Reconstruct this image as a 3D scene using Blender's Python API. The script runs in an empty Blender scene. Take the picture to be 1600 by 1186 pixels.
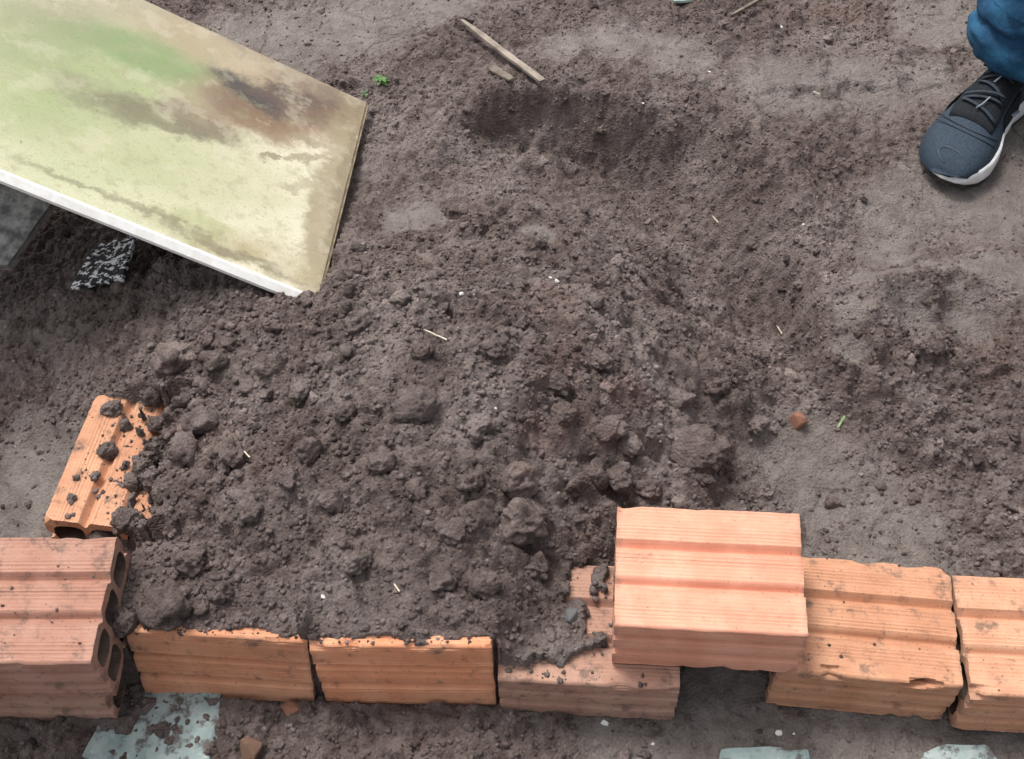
import bpy, bmesh, math, random
import numpy as np
from mathutils import Vector, Matrix, noise
from mathutils.geometry import delaunay_2d_cdt

random.seed(7)
rng = np.random.default_rng(11)
SC = bpy.context.scene
COL = SC.collection
R = math.radians

# ------------------------------------------------------------------ camera
F_PX, PITCH, ROLL, CAM_H = 1904.0, R(52.5), R(-1.98), 1.289
fw = np.array([0, math.cos(PITCH), -math.sin(PITCH)])
up0 = np.array([0, math.sin(PITCH), math.cos(PITCH)])
rt0 = np.array([1.0, 0, 0])
RT = rt0*math.cos(ROLL) + up0*math.sin(ROLL)
UP = up0*math.cos(ROLL) - rt0*math.sin(ROLL)
CP = np.array([0, 0, CAM_H])
cam = bpy.data.cameras.new('camera')
cam.sensor_width = 36.0
cam.lens = 36.0*F_PX/1600.0
cam.clip_start = 0.01
cam.clip_end = 500
camo = bpy.data.objects.new('camera', cam)
COL.objects.link(camo)
camo.matrix_world = Matrix(((RT[0], UP[0], -fw[0], 0), (RT[1], UP[1], -fw[1], 0),
                            (RT[2], UP[2], -fw[2], CAM_H), (0, 0, 0, 1)))
SC.camera = camo

# ------------------------------------------------------------------ light: bright overcast sky, weak broad sun
SUN_EL, SUN_AZ = R(66), R(-38)            # azimuth from +Y, towards +X
w = bpy.data.worlds.new('World')
SC.world = w
w.use_nodes = True
nt = w.node_tree
bg = nt.nodes['Background']
sky = nt.nodes.new('ShaderNodeTexSky')
sky.sky_type = 'NISHITA'
sky.sun_disc = False
sky.sun_elevation = SUN_EL
sky.sun_rotation = SUN_AZ
sky.air_density = 1.0
sky.dust_density = 6.0
sky.ozone_density = 1.0
hs = nt.nodes.new('ShaderNodeHueSaturation')
hs.inputs['Saturation'].default_value = 0.22
nt.links.new(sky.outputs[0], hs.inputs['Color'])
nt.links.new(hs.outputs[0], bg.inputs['Color'])
bg.inputs['Strength'].default_value = 0.13
sl = bpy.data.lights.new('sun', 'SUN')
sl.energy = 1.5
sl.angle = R(14)
sl.color = (1.0, 0.95, 0.89)
so = bpy.data.objects.new('sun', sl)
COL.objects.link(so)
sd = Vector((math.sin(SUN_AZ)*math.cos(SUN_EL), math.cos(SUN_AZ)*math.cos(SUN_EL), math.sin(SUN_EL)))
so.rotation_euler = sd.to_track_quat('Z', 'Y').to_euler()
so.location = sd*5
SC.view_settings.view_transform = 'Standard'
SC.view_settings.look = 'None'
SC.view_settings.exposure = 0.66
SC.view_settings.gamma = 1.0


# ------------------------------------------------------------------ helpers
def ray(u, v):
    return fw*F_PX + RT*(u-800) + UP*(593-v)


def unproj(u, v, z=0.0):
    d = ray(u, v)
    return CP + d*((z-CAM_H)/d[2])


def link(name, me, mat=None, parent=None, smooth=False):
    o = bpy.data.objects.new(name, me)
    COL.objects.link(o)
    if mat:
        me.materials.append(mat)
    if parent:
        o.parent = parent
    if smooth:
        me.polygons.foreach_set('use_smooth', [True]*len(me.polygons))
    return o


def tag(o, label, cat, group=None):
    o['label'] = label
    o['category'] = cat
    if group:
        o['group'] = group
    return o


def empty(name, loc):
    o = bpy.data.objects.new(name, None)
    COL.objects.link(o)
    o.empty_display_size = 0.05
    o.location = loc
    return o


def pydata(name, v, f):
    me = bpy.data.meshes.new(name)
    me.from_pydata([tuple(map(float, p)) for p in v], [], f)
    me.update()
    return me


def np_mesh(name, V, T):
    """mesh from numpy vertex (n,3) and face (m,k) arrays"""
    me = bpy.data.meshes.new(name)
    k = T.shape[1]
    me.vertices.add(len(V))
    me.vertices.foreach_set('co', V.astype(np.float32).ravel())
    me.loops.add(T.size)
    me.loops.foreach_set('vertex_index', T.astype(np.int32).ravel())
    me.polygons.add(len(T))
    me.polygons.foreach_set('loop_start', (np.arange(len(T))*k).astype(np.int32))
    me.polygons.foreach_set('loop_total', np.full(len(T), k, np.int32))
    me.update()
    me.validate()
    return me


def hash2(ix, iy, s):
    h = (ix.astype(np.int64)*374761393 + iy.astype(np.int64)*668265263 + s*974634541) & 0x7fffffff
    h = ((h ^ (h >> 13))*1274126177) & 0x7fffffff
    h = ((h ^ (h >> 16))*668265263) & 0x7fffffff
    return ((h ^ (h >> 15)) & 0xffff)/65535.0


def vnoise(x, y, s=0):
    ix, iy = np.floor(x), np.floor(y)
    fx, fy = x-ix, y-iy
    fx = fx*fx*fx*(fx*(fx*6-15)+10)
    fy = fy*fy*fy*(fy*(fy*6-15)+10)
    a, b = hash2(ix, iy, s), hash2(ix+1, iy, s)
    c, d = hash2(ix, iy+1, s), hash2(ix+1, iy+1, s)
    return (a*(1-fx)+b*fx)*(1-fy)+(c*(1-fx)+d*fx)*fy*1.0


def fbm(x, y, s=0, o=4):
    t, a, n = 0, 1.0, 0
    for k in range(o):
        t = t+a*(vnoise(x*2**k+17.3*k, y*2**k-9.1*k, s+k)-.5)
        n += a
        a *= .5
    return t/n*2


def domes(x, y, cell, s=0, keep=1.0):
    """heap of rounded lumps: 0..1 relief"""
    gx, gy = x/cell, y/cell
    ix, iy = np.floor(gx), np.floor(gy)
    best = np.zeros_like(x)
    for dx in (-1, 0, 1):
        for dy in (-1, 0, 1):
            cx, cy = ix+dx, iy+dy
            px = cx+.1+.8*hash2(cx, cy, s)
            py = cy+.1+.8*hash2(cx, cy, s+1)
            r = .35+.55*hash2(cx, cy, s+2)
            r = np.where(hash2(cx, cy, s+3) < keep, r, .001)
            ar = .7+.6*hash2(cx, cy, s+4)
            d2 = (((gx-px)*ar)**2+((gy-py)/ar)**2)/(r*r)
            best = np.maximum(best, np.sqrt(np.clip(1-d2, 0, 1))*r)
    return best


def sstep(a, b, x):
    t = np.clip((x-a)/(b-a), 0, 1)
    return t*t*(3-2*t)


# ------------------------------------------------------------------ materials
def newmat(name):
    m = bpy.data.materials.new(name)
    m.use_nodes = True
    n = m.node_tree
    b = n.nodes['Principled BSDF']
    return m, n, b


class NT:
    def __init__(s, n):
        s.n = n

    def node(s, t, **kw):
        x = s.n.nodes.new(t)
        for k, v in kw.items():
            setattr(x, k, v)
        return x

    def inp(s, sock, v):
        if isinstance(v, bpy.types.NodeSocket):
            s.n.links.new(v, sock)
        else:
            sock.default_value = v

    def noise(s, vec, scale, detail=4, rough=.55, dist=0):
        x = s.node('ShaderNodeTexNoise')
        s.inp(x.inputs['Vector'], vec)
        x.inputs['Scale'].default_value = scale
        x.inputs['Detail'].default_value = detail
        x.inputs['Roughness'].default_value = rough
        x.inputs['Distortion'].default_value = dist
        return x.outputs['Fac']

    def rng(s, v, a, b, c=0, d=1):
        x = s.node('ShaderNodeMapRange', interpolation_type='SMOOTHSTEP')
        s.inp(x.inputs[0], v)
        for i, q in enumerate((a, b, c, d)):
            x.inputs[i+1].default_value = q
        return x.outputs[0]

    def mix(s, f, a, b):
        x = s.node('ShaderNodeMix', data_type='RGBA')
        s.inp(x.inputs[0], f)
        s.inp(x.inputs[6], (*a, 1) if isinstance(a, tuple) else a)
        s.inp(x.inputs[7], (*b, 1) if isinstance(b, tuple) else b)
        return x.outputs[2]

    def math(s, op, a, b=0.0, c=0.0):
        x = s.node('ShaderNodeMath', operation=op)
        s.inp(x.inputs[0], a)
        s.inp(x.inputs[1], b)
        s.inp(x.inputs[2], c)
        return x.outputs[0]

    def coord(s, which='Object'):
        return s.node('ShaderNodeTexCoord').outputs[which]

    def mapping(s, vec, loc=(0, 0, 0), rot=(0, 0, 0), scale=(1, 1, 1)):
        x = s.node('ShaderNodeMapping')
        s.inp(x.inputs[0], vec)
        x.inputs[1].default_value = loc
        x.inputs[2].default_value = rot
        x.inputs[3].default_value = scale
        return x.outputs[0]

    def bump(s, h, strength, dist, prev=None):
        x = s.node('ShaderNodeBump')
        s.inp(x.inputs['Height'], h)
        x.inputs['Strength'].default_value = strength
        x.inputs['Distance'].default_value = dist
        if prev:
            s.inp(x.inputs['Normal'], prev)
        return x.outputs[0]


SOIL_D, SOIL_M, SOIL_L = (.100, .074, .067), (.188, .147, .135), (.270, .226, .211)


def soil_nodes(k, vec):
    a = k.noise(vec, 9, 5, .6)
    b = k.noise(vec, 60, 6, .65)
    c = k.noise(vec, 420, 3, .7)
    col = k.mix(k.rng(b, .36, .66), SOIL_D, SOIL_M)
    col = k.mix(k.rng(a, .42, .66, 0, .65), col, SOIL_L)
    dmp = k.noise(k.mapping(vec, (7.7, 3.1, 0)), 14, 5, .6)
    col = k.mix(k.rng(dmp, .54, .70, 0, .55), col, SOIL_D)
    col = k.mix(k.rng(c, .54, .74, 0, .45), col, (.31, .27, .255))
    r = k.noise(k.mapping(vec, (4.1, 2.2, 1)), 5.5, 4, .6)
    col = k.mix(k.rng(r, .56, .72, 0, .5), col, (.185, .112, .098))
    vo = k.node('ShaderNodeTexVoronoi')
    k.inp(vo.inputs['Vector'], vec)
    vo.inputs['Scale'].default_value = 260
    vn = k.bump(k.noise(vec, 110, 8, .8), 1.0, .006)
    vn = k.bump(vo.outputs['Distance'], .8, -.0025, vn)
    return col, vn


def soil_material(name, ground=False):
    m, n, b = newmat(name)
    k = NT(n)
    vec = k.coord('Object')
    if not ground:
        geo = k.node('ShaderNodeNewGeometry')
        vec = geo.outputs['Position']
    col, nor = soil_nodes(k, vec)
    if ground:
        at = k.node('ShaderNodeAttribute', attribute_name='firm')
        fcol = k.mix(k.rng(k.noise(vec, 28, 6, .7), .3, .7), (.165, .138, .125), (.270, .238, .220))
        fcol = k.mix(k.rng(k.noise(vec, 300, 3, .7), .55, .75, 0, .6), fcol, (.33, .30, .28))
        edge = k.math('ADD', at.outputs['Fac'], k.math('MULTIPLY', k.math('SUBTRACT', k.noise(vec, 30, 7, .72), .5), 1.2))
        col = k.mix(k.rng(edge, .25, .95, 0, .9), col, fcol)
    else:
        oi = k.node('ShaderNodeAttribute', attribute_name='tint')
        hsv = k.node('ShaderNodeHueSaturation')
        k.inp(hsv.inputs['Color'], col)
        k.inp(hsv.inputs['Value'], k.math('ADD', oi.outputs['Fac'], 1.0))
        col = hsv.outputs[0]
    k.inp(b.inputs['Base Color'], col)
    b.inputs['Roughness'].default_value = .92
    if ground:      # trodden damp ground is a little smoother
        k.inp(b.inputs['Roughness'], k.rng(edge, .3, .95, .92, .62))
    b.inputs['Specular IOR Level'].default_value = .25
    k.inp(b.inputs['Normal'], nor)
    return m


M_GROUND = soil_material('ground_soil', True)
M_CLOD = soil_material('loose_soil')


L_HALF = .095


def brick_material(name, base, light, dark, dirt=.3, pores=.2, endmud=.35):
    m, n, b = newmat(name)
    k = NT(n)
    vec = k.coord('Object')
    st = k.mapping(vec, scale=(3.0, 140, 140))
    s1 = k.noise(st, 3.2, 4, .6)
    a = k.noise(vec, 18, 4, .6)
    col = k.mix(k.rng(a, .32, .68), base, light)
    col = k.mix(k.rng(s1, .48, .75, 0, .28), col, dark)
    fire = k.noise(k.mapping(vec, (11, 4, 9)), 11, 5, .62)
    col = k.mix(k.rng(fire, .50, .68, 0, .45), col, dark)
    blot = k.noise(k.mapping(vec, (3, 1, 7)), 32, 5, .7)
    col = k.mix(k.rng(blot, .6, .75, 0, .35), col, light)
    dn = k.noise(k.mapping(vec, (1.3, 5, 2)), 42, 6, .72)
    col = k.mix(k.rng(dn, .62-dirt*.3, .80-dirt*.3, 0, .8), col, (.12, .085, .07))
    p = k.noise(vec, 340, 2, .6)
    col = k.mix(k.rng(p, .68-pores*.12, .76, 0, .8), col, (.11, .06, .045))
    # mud and firing soot smeared on the open end
    sx = k.node('ShaderNodeSeparateXYZ')
    k.inp(sx.inputs[0], vec)
    en = k.math('ABSOLUTE', sx.outputs[0])
    en = k.math('ADD', en, k.math('MULTIPLY', k.math('SUBTRACT', dn, .5), .03))
    col = k.mix(k.rng(en, L_HALF-.007, L_HALF+.001, 0, endmud), col, (.17, .115, .09))
    # pale scuffs and scratches
    scr = k.noise(k.mapping(vec, (7, 2, 3), (0, 0, .5), (30, 260, 60)), 1.0, 3, .6)
    col = k.mix(k.rng(scr, .68, .76, 0, .35), col, light)
    k.inp(b.inputs['Base Color'], col)
    b.inputs['Roughness'].default_value = .86
    b.inputs['Specular IOR Level'].default_value = .25
    nn = k.bump(s1, .35, .0012)
    nn = k.bump(k.noise(vec, 260, 4, .7), .35, .0008, nn)
    k.inp(b.inputs['Normal'], nn)
    return m


def plain(name, col, col2=None, rough=.7, scale=60, bump=.2, bd=.001, spec=.3, stretch=(1, 1, 1)):
    m, n, b = newmat(name)
    k = NT(n)
    vec = k.mapping(k.coord('Object'), scale=stretch)
    f = k.noise(vec, scale, 5, .65)
    k.inp(b.inputs['Base Color'], k.mix(k.rng(f, .35, .65), col, col2 or col))
    b.inputs['Roughness'].default_value = rough
    b.inputs['Specular IOR Level'].default_value = spec
    k.inp(b.inputs['Normal'], k.bump(k.noise(vec, scale*3, 4, .7), bump, bd))
    return m


# ------------------------------------------------------------------ brick poses (metres; yaw, tilt x, tilt y in degrees)
L, W, H = .19, .14, .09
BR = {  # kind: flat / edge (standing on its long side) / end (length runs away from camera)
    'top':    ('flat', (.1955, .598, .0945), (-6.0, 0.2, -1.0)),
    'under':  ('flat', (.076, .589, .001), (-5.6, 1.0, -.5)),
    'right':  ('flat', (.369, .581, .003), (-7.9, 0.2, -.2)),
    'far_right': ('flat', (.561, .549, .004), (-5.3, -1.2, -.2)),
    'edge_l': ('edge', (-.325, .599, -.015), (-3.8, -5.7, 4.2)),
    'edge_r': ('edge', (-.122, .587, -.009), (-3.1, -2.2, -.3)),
    'stack_t': ('flat', (-.514, .593, .0965), (-1.8, 2.2, 0)),
    'stack_b': ('flat', (-.537, .606, .001), (-3.0, 1.0, 0.2)),
    'end':    ('end', (-.467, .816, -.002), (-7.1, -3.8, 3.1)),
}


def rotm(a, b, c):
    return (Matrix.Rotation(R(a), 4, 'Z') @ Matrix.Rotation(R(b), 4, 'X') @ Matrix.Rotation(R(c), 4, 'Y'))


def to_local(key, x, y):
    kind, p, r = BR[key]
    c, s = math.cos(R(r[0])), math.sin(R(r[0]))
    dx, dy = x-p[0], y-p[1]
    return dx*c+dy*s, -dx*s+dy*c


# ------------------------------------------------------------------ board plane (fitted so its corners are square)
N0 = unproj(498, 470, .135)
PG = (-.55, -.09)
Pn = np.array([-PG[0], -PG[1], 1.0])


def on_board(u, v):
    d = ray(u, v)
    return CP + d*(((N0-CP) @ Pn)/(d @ Pn))


FC = on_board(575, 160)
be1 = FC-N0
BLEN = float(np.linalg.norm(be1))
be1 /= BLEN
bn = Pn/np.linalg.norm(Pn)
be2 = np.cross(bn, be1)
BWID = .92


def board_st(P):
    d = P-N0
    return float(d @ be2), float(d @ be1)


# ------------------------------------------------------------------ ground height field
CTRL = [  # photo pixel -> height: where each piece of ground is seen
 (250,960,.11),(350,960,.14),(600,985,.138),(740,990,.126),(840,965,.105),(900,930,.085),(930,850,.085),(300,800,.125),(450,850,.155),
 (600,800,.175),(800,790,.155),(900,700,.14),(1000,740,.085),(1100,700,.06),(1190,720,.015),(1330,800,0),(1500,820,0),(1590,760,.01),
 (250,710,.10),(215,650,.088),(280,640,.095),(400,620,.155),(600,600,.19),(800,600,.185),(1000,630,.14),(1150,620,.075),(1250,600,.03),
 (1400,650,.018),(1550,650,.02),(300,500,.14),(450,500,.145),(600,480,.17),(750,470,.19),(900,480,.175),(975,520,.135),(1305,450,.05),
 (1308,520,.065),(1310,590,.05),(1300,370,.03),(1340,474,.08),(1400,452,.09),(1460,440,.085),(1400,492,.045),(1480,482,.045),(1380,422,.02),
 (1450,404,.02),(1510,405,.025),(1520,433,.07),(1550,550,.03),(1450,400,.03),(560,400,.13),(620,300,.085),(600,200,.05),(750,360,.11),
 (850,410,.125),(1300,300,.03),(1400,300,.03),(1500,340,.025),(1180,190,.07),(1200,150,.06),(1350,130,.05),(950,100,.085),(700,80,.06),
 (600,60,.03),(400,60,.01),(1000,20,.05),(1300,40,.03),(1500,60,.02),(1550,250,.03),(1480,230,.035),(1590,150,.03),(1590,250,.03),
 (40,780,0),(50,700,.005),(60,590,.05),(60,470,.06),(150,480,.085),(200,530,.11),(250,430,.11),(380,445,.125),(450,470,.135),
 (100,390,.02),(200,390,.06),(330,410,.10),(300,250,.0),(100,100,0),(1120,1060,0),(1150,900,.01),(1400,860,0),(1560,880,0),
 (60,840,0),(0,1000,0),(800,140,0.08),(900,140,0.08),(1000,155,0.08),(1100,172,0.075),(1200,215,0.07),(1290,320,0.05),(680,170,0.07),
 (620,270,0.085),(1060,570,0.1),(1200,600,0.045),
]
cp = np.array([[*unproj(u, v, z)[:2], z] for u, v, z in CTRL] +
              [[x, y, 0] for x, y in ((-1.6, .3), (-1.6, 1.2), (-1.4, 2.4), (0, 2.6), (1.4, 2.4), (1.6, 1.2), (1.6, .4), (0, -.6), (-1, -.6), (1, -.6), (.9, .3), (-.9, .4))])
_d = np.hypot(cp[:, None, 0]-cp[None, :, 0], cp[:, None, 1]-cp[None, :, 1])
_w = np.linalg.solve(np.sqrt(_d**2+.02**2)+np.eye(len(cp))*(-.005), cp[:, 2])


def rbf(x, y):
    out = np.zeros_like(x)
    for i in range(len(cp)):
        out += _w[i]*np.sqrt((x-cp[i, 0])**2+(y-cp[i, 1])**2+.0004)
    return out


FIRM = [  # photo pixel, radius in m: pale trodden ground
 (1260,735,.085),(1215,710,.05),(1320,790,.08),(1380,830,.12),(40,760,.10),(40,690,.05),(1230,165,.10),(1340,150,.10),(1440,130,.07),(1400,340,.08),(1470,300,.09),
 (1560,320,.12),(1380,400,.05),(1400,455,.03),(1340,470,.03),(1450,440,.03),(1500,435,.03),(1315,580,.03),(1312,530,.03),(1410,520,.05),(1500,510,.05),(1560,440,.06),(420,60,.16),(560,30,.16),(680,20,.10),(1460,30,.10),(650,400,.05),(700,400,.03),(840,440,.035),
 (960,110,.07),(1050,130,.08),(1570,210,.10),(1590,120,.1),(880,120,.05),(1000,1150,.09),(1330,1140,.12),(1550,1165,.10),(1140,1090,.08)]
fp = np.array([[*unproj(u, v, .02)[:2], r] for u, v, r in FIRM])


def firmness(x, y):
    out = np.zeros_like(x)
    for px, py, r in fp:
        out = np.maximum(out, np.exp(-(((x-px)**2+(y-py)**2)/(r*r))**1.3))
    far = sstep(1.5, 1.9, np.hypot(x, (y-1.0)))*.7
    return np.maximum(out, far)


# the dug hollow: rim as seen in the photograph, width of the wall below each stretch of rim
RIM = [(700,185,.10),(740,165,.07),(800,150,.05),(900,153,.05),(1000,168,.05),(1100,185,.06),(1190,235,.09),(1260,330,.06),(1290,430,.04),(1300,520,.04),(1288,590,.08),
       (1200,590,.12),(1110,570,.12),(1050,545,.10),(985,515,.09),(930,440,.14),(850,400,.18),(720,340,.22),(640,260,.20)]
rim = np.array([[*unproj(u, v, .07)[:2], w_] for u, v, w_ in RIM])


def hollow(x, y):
    ins = np.zeros(x.shape, bool)
    prof = np.ones_like(x)
    for k_ in range(len(rim)):
        (ax, ay, aw), (bx, by, bw) = rim[k_], rim[(k_+1) % len(rim)]
        ins ^= ((ay > y) != (by > y)) & (x < (bx-ax)*(y-ay)/(by-ay+1e-12)+ax)
        t = np.clip(((x-ax)*(bx-ax)+(y-ay)*(by-ay))/((bx-ax)**2+(by-ay)**2), 0, 1)
        d = np.hypot(x-ax-t*(bx-ax), y-ay-t*(by-ay))
        prof = np.minimum(prof, 1-np.exp(-(d/(aw+(bw-aw)*t))**1.6))
    return np.where(ins, prof, 0)


def height(x, y, detail=True):
    near = 1-sstep(1.3, 2.2, np.hypot(x, y-1.0))
    z = rbf(np.clip(x, -2, 2), np.clip(y, -1, 3))*near
    warp_ = fbm(x*9, y*9, 141, 3)*.018
    z -= .145*hollow(x+warp_, y-warp_)
    # the bank of soil ends on the row of bricks in front
    yc = np.interp(x, [-.46, -.42, -.33, -.23, -.12, -.02, .05, .18, .24, .3, .7], [.578, .577, .570, .562, .553, .549, .552, .59, .62, .59, .56])
    wd = np.interp(x, [-.02, .1, .2, .3], [.010, .02, .05, .06])
    m = sstep(yc-wd*.5, yc+wd*.5, y)
    left = sstep(-.44, -.49, x)
    m = m*(1-left)+left*sstep(.62, .78, y)
    z = z*m
    if not detail:
        return z, 0*z
    fm = firmness(x, y)
    soft = 1-sstep(.25, .85, fm+.55*fbm(x*16, y*16, 61, 5))
    z += fbm(x*3.1, y*3.1, 3, 3)*.012*near
    wx, wy = x+fbm(x*22, y*22, 71, 2)*.010, y+fbm(x*22, y*22, 81, 2)*.010
    clump = sstep(.30, .75, vnoise(x*7, y*7, 91))
    lump = domes(wx, wy, .060, 5, .55)*.020*clump
    lump += domes(wx, wy, .030, 15, .8)*.0130*(.5+.6*clump)
    lump += domes(wx+lump*.5, wy, .016, 25, .9)*.0085
    lump += domes(x, y-lump*.4, .0085, 35, .95)*.0062
    big = .72+.28*sstep(1.35, 1.0, y+.25*np.clip(x-.25, 0, 1))
    z += (lump-.006)*(soft*.85*big+.14)*near
    z += fbm(x*30, y*30, 43, 5)*(.0040*soft+.0024)
    z += fbm(x*150, y*150, 47, 2)*(.0010+.0014*soft)*near
    # cracks and scuffs in the trodden ground
    z -= sstep(.06, .0, np.abs(fbm(x*11, y*11, 53, 3)))*.0035*(1-soft)
    return z, fm


def axis(a, b, d, far):
    core = np.arange(a, b+1e-6, d)
    up_, q, s = [], b, d
    while q < far:
        s *= 1.16
        q += s
        up_.append(q)
    dn, q, s = [], a, d
    while q > -far:
        s *= 1.16
        q -= s
        dn.append(q)
    return np.array(dn[::-1]+list(core)+up_)


gx = axis(-.96, .96, .0026, 60)
gy = axis(.42, 1.90, .0026, 60)
GX, GY = np.meshgrid(gx, gy)
GZ, GF = height(GX, GY)


def inside(key, hx, hy, x=GX, y=GY):
    lx, ly = to_local(key, x, y)
    return (np.abs(lx) < hx) & (np.abs(ly) < hy), lx, ly


# keep soil out of what the photograph shows bare
wob = fbm(GX*45, GY*45, 21, 3)
for key in ('right', 'far_right', 'stack_b', 'top'):
    ins, lx, ly = inside(key, L/2+.004, W/2+.004)
    if key == 'top':
        continue
    GZ = np.where(ins, np.minimum(GZ, .05), GZ)
ins, lx, ly = inside('under', L/2+.003, W/2+.003)
bare = ins & ((lx > -.005+wob*.045) | (ly < -W/2+.014+wob*.012+np.clip(lx+.05, 0, 1)*.3))
GZ = np.where(bare, np.minimum(GZ, .078), np.where(ins, np.clip(GZ, .092+.012*(wob+.4)+.03*np.exp(-np.clip(lx+L/2, 0, 1)/.022), .100+.012*wob+.085*np.exp(-np.clip(lx+L/2, 0, 1)/.024)), GZ))
ins, lx, ly = inside('end', W/2+.003, L/2+.003)
bare = ins & (lx < .046+wob*.05+ly*.10) & ~((lx > -.02) & (fbm(GX*60, GY*60, 33, 3) > .30))
GZ = np.where(bare, np.minimum(GZ, .068), np.where(ins, np.maximum(GZ, .085+.012*(wob+.2)), GZ))
_lx, _ly = to_local('end', GX, GY)
GZ = np.where((_ly < -L/2) & (_ly > -L/2-.06) & (np.abs(_lx) < W/2+.02), np.minimum(GZ, .02), GZ)
for key in ('edge_l', 'edge_r'):
    ins, lx, ly = inside(key, L/2+.001, H/2+.06)
    kd, bp, br = BR[key]
    back = -H/2-W*math.sin(R(br[1]))            # where the leaning face meets the brick's top
    ztop = bp[2]+W*math.cos(R(br[1]))-lx*math.tan(R(br[2]))
    lip = np.abs(lx) < L/2+.002
    cut = back+.007+np.clip(wob, -.5, 1)*.008
    front = ins & (ly < cut)
    GZ = np.where(front & (ly > -H/2-.003), np.minimum(GZ, -.004+0*GZ), np.where(front, np.minimum(GZ, .012), GZ))
    GZ = np.where(ins & ~front, np.minimum(GZ, ztop+.003+.42*np.clip(ly-cut, 0, 1)+.007*np.clip(wob+.3, 0, 1)), GZ)
    GZ = np.where(ins & ~front & (ly < H/2+.03), np.maximum(GZ, ztop+.002+.006*np.clip((ly-cut)/.03, 0, 1)+.004*wob), GZ)
# hollows, crevices and scuffed lines seen in the soil: pixel, half length and half width in px, image angle, depth
for u, v, hl, hw_, ang, dp in ((997, 527, 30, 9, 50, .022), (832, 386, 26, 9, 10, .016), (795, 352, 16, 7, 30, .010), (1208, 292, 20, 8, -15, .012), (880, 606, 36, 7, -8, .014),
        (1030, 695, 50, 10, 12, .018), (935, 770, 30, 10, -40, .014), (875, 745, 14, 10, -60, .014), (760, 498, 44, 6, -10, .010), (705, 508, 24, 5, 60, .012), (650, 655, 40, 7, 8, .010),
        (575, 655, 26, 7, 0, .010), (460, 640, 30, 6, 10, .008), (820, 838, 46, 7, 4, .012), (740, 835, 26, 6, -10, .010), (700, 700, 24, 6, 40, .008), (905, 690, 30, 7, -15, .012),
        (1300, 145, 130, 12, -10, .014), (1425, 130, 30, 9, 40, .012), (860, 160, 60, 8, 4, .012),
        (620, 470, 60, 5, 20, .008), (540, 560, 34, 6, 5, .010), (380, 610, 34, 6, -10, .010), (300, 420, 30, 12, 10, .02), (1050, 590, 40, 6, 20, .008), (690, 905, 34, 6, 10, .008),
        (560, 915, 30, 6, 70, .008), (420, 890, 34, 6, -20, .008), (330, 830, 26, 7, 30, .010), (1450, 700, 50, 8, 10, .010), (1540, 600, 40, 9, -20, .012), (1480, 780, 40, 8, 15, .010)):
    c0, c1, c2 = (unproj(u+a_, v+b_, .05)[:2] for a_, b_ in ((0, 0), (hl*math.cos(R(ang)), hl*math.sin(R(ang))), (-hw_*math.sin(R(ang)), hw_*math.cos(R(ang)))))
    P0, _t = None, None
    A_ = np.array([c1-c0, c2-c0]).T
    Ai = np.linalg.inv(A_)
    zg, _ = height(np.array([c0[0]]), np.array([c0[1]]), False)
    c0 = unproj(u, v, float(zg[0]))[:2]
    a1 = Ai[0, 0]*(GX-c0[0])+Ai[0, 1]*(GY-c0[1])+wob*.5
    a2 = Ai[1, 0]*(GX-c0[0])+Ai[1, 1]*(GY-c0[1])+fbm(GX*60, GY*60, 77, 2)*.9
    GZ = GZ-dp*np.exp(-(a1**2+a2**2)**1.5)
# pit below the leaning board
S = (GX-N0[0])*be2[0]+(GY-N0[1])*be2[1]
bz = N0[2]+PG[0]*(GX-N0[0])+PG[1]*(GY-N0[1])
q1 = ((GX-N0[0])*be1[0]+(GY-N0[1])*be1[1]+(bz-N0[2])*be1[2])
q2 = ((GX-N0[0])*be2[0]+(GY-N0[1])*be2[1]+(bz-N0[2])*be2[2])
under = (q1 > -.01) & (q1 < BLEN+.01) & (q2 > -.004) & (q2 < BWID)
GZ = np.where(under, np.minimum(GZ, bz-.016-.03*np.clip(q1, 0, .1)/.1*(q2 > .03)), GZ)

ny, nx = GX.shape
idx = np.arange(nx*ny).reshape(ny, nx)
T = np.stack([idx[:-1, :-1], idx[:-1, 1:], idx[1:, 1:], idx[1:, :-1]], -1).reshape(-1, 4)
gm = np_mesh('ground', np.stack([GX, GY, GZ], -1).reshape(-1, 3), T)
at = gm.attributes.new('firm', 'FLOAT', 'POINT')
at.data.foreach_set('value', GF.astype(np.float32).ravel())
ground = link('ground', gm, M_GROUND, smooth=True)
ground['kind'] = 'structure'


def gz(x, y):
    """ground height by bilinear lookup"""
    x, y = np.asarray(x, float), np.asarray(y, float)
    i = np.clip(np.searchsorted(gx, x)-1, 0, nx-2)
    j = np.clip(np.searchsorted(gy, y)-1, 0, ny-2)
    tx = (x-gx[i])/(gx[i+1]-gx[i])
    ty = (y-gy[j])/(gy[j+1]-gy[j])
    return (GZ[j, i]*(1-tx)+GZ[j, i+1]*tx)*(1-ty)+(GZ[j+1, i]*(1-tx)+GZ[j+1, i+1]*tx)*ty


def hit(u, v):
    """where the sight line through a photo pixel meets the ground"""
    d = ray(u, v)
    t = np.linspace((.34-CAM_H)/d[2], (-.12-CAM_H)/d[2], 700)
    P = CP+d*t[:, None]
    below = P[:, 2] < gz(P[:, 0], P[:, 1])
    k = int(np.argmax(below)) if below.any() else 650
    return P[k], t[k]          # metres per photo pixel at that depth == t


# ------------------------------------------------------------------ hollow clay bricks
def ridge(s, seed):
    return (.00034+.00018*math.sin(s*210+seed))*math.sin(s/.0042*2*math.pi)+.0003*(noise.noise((s*900, seed, 0)))


def groove(p, c, hw, d):
    a = abs(p-c)/hw
    return d*(1-a*a)**2 if a < 1 else 0.0


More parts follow.
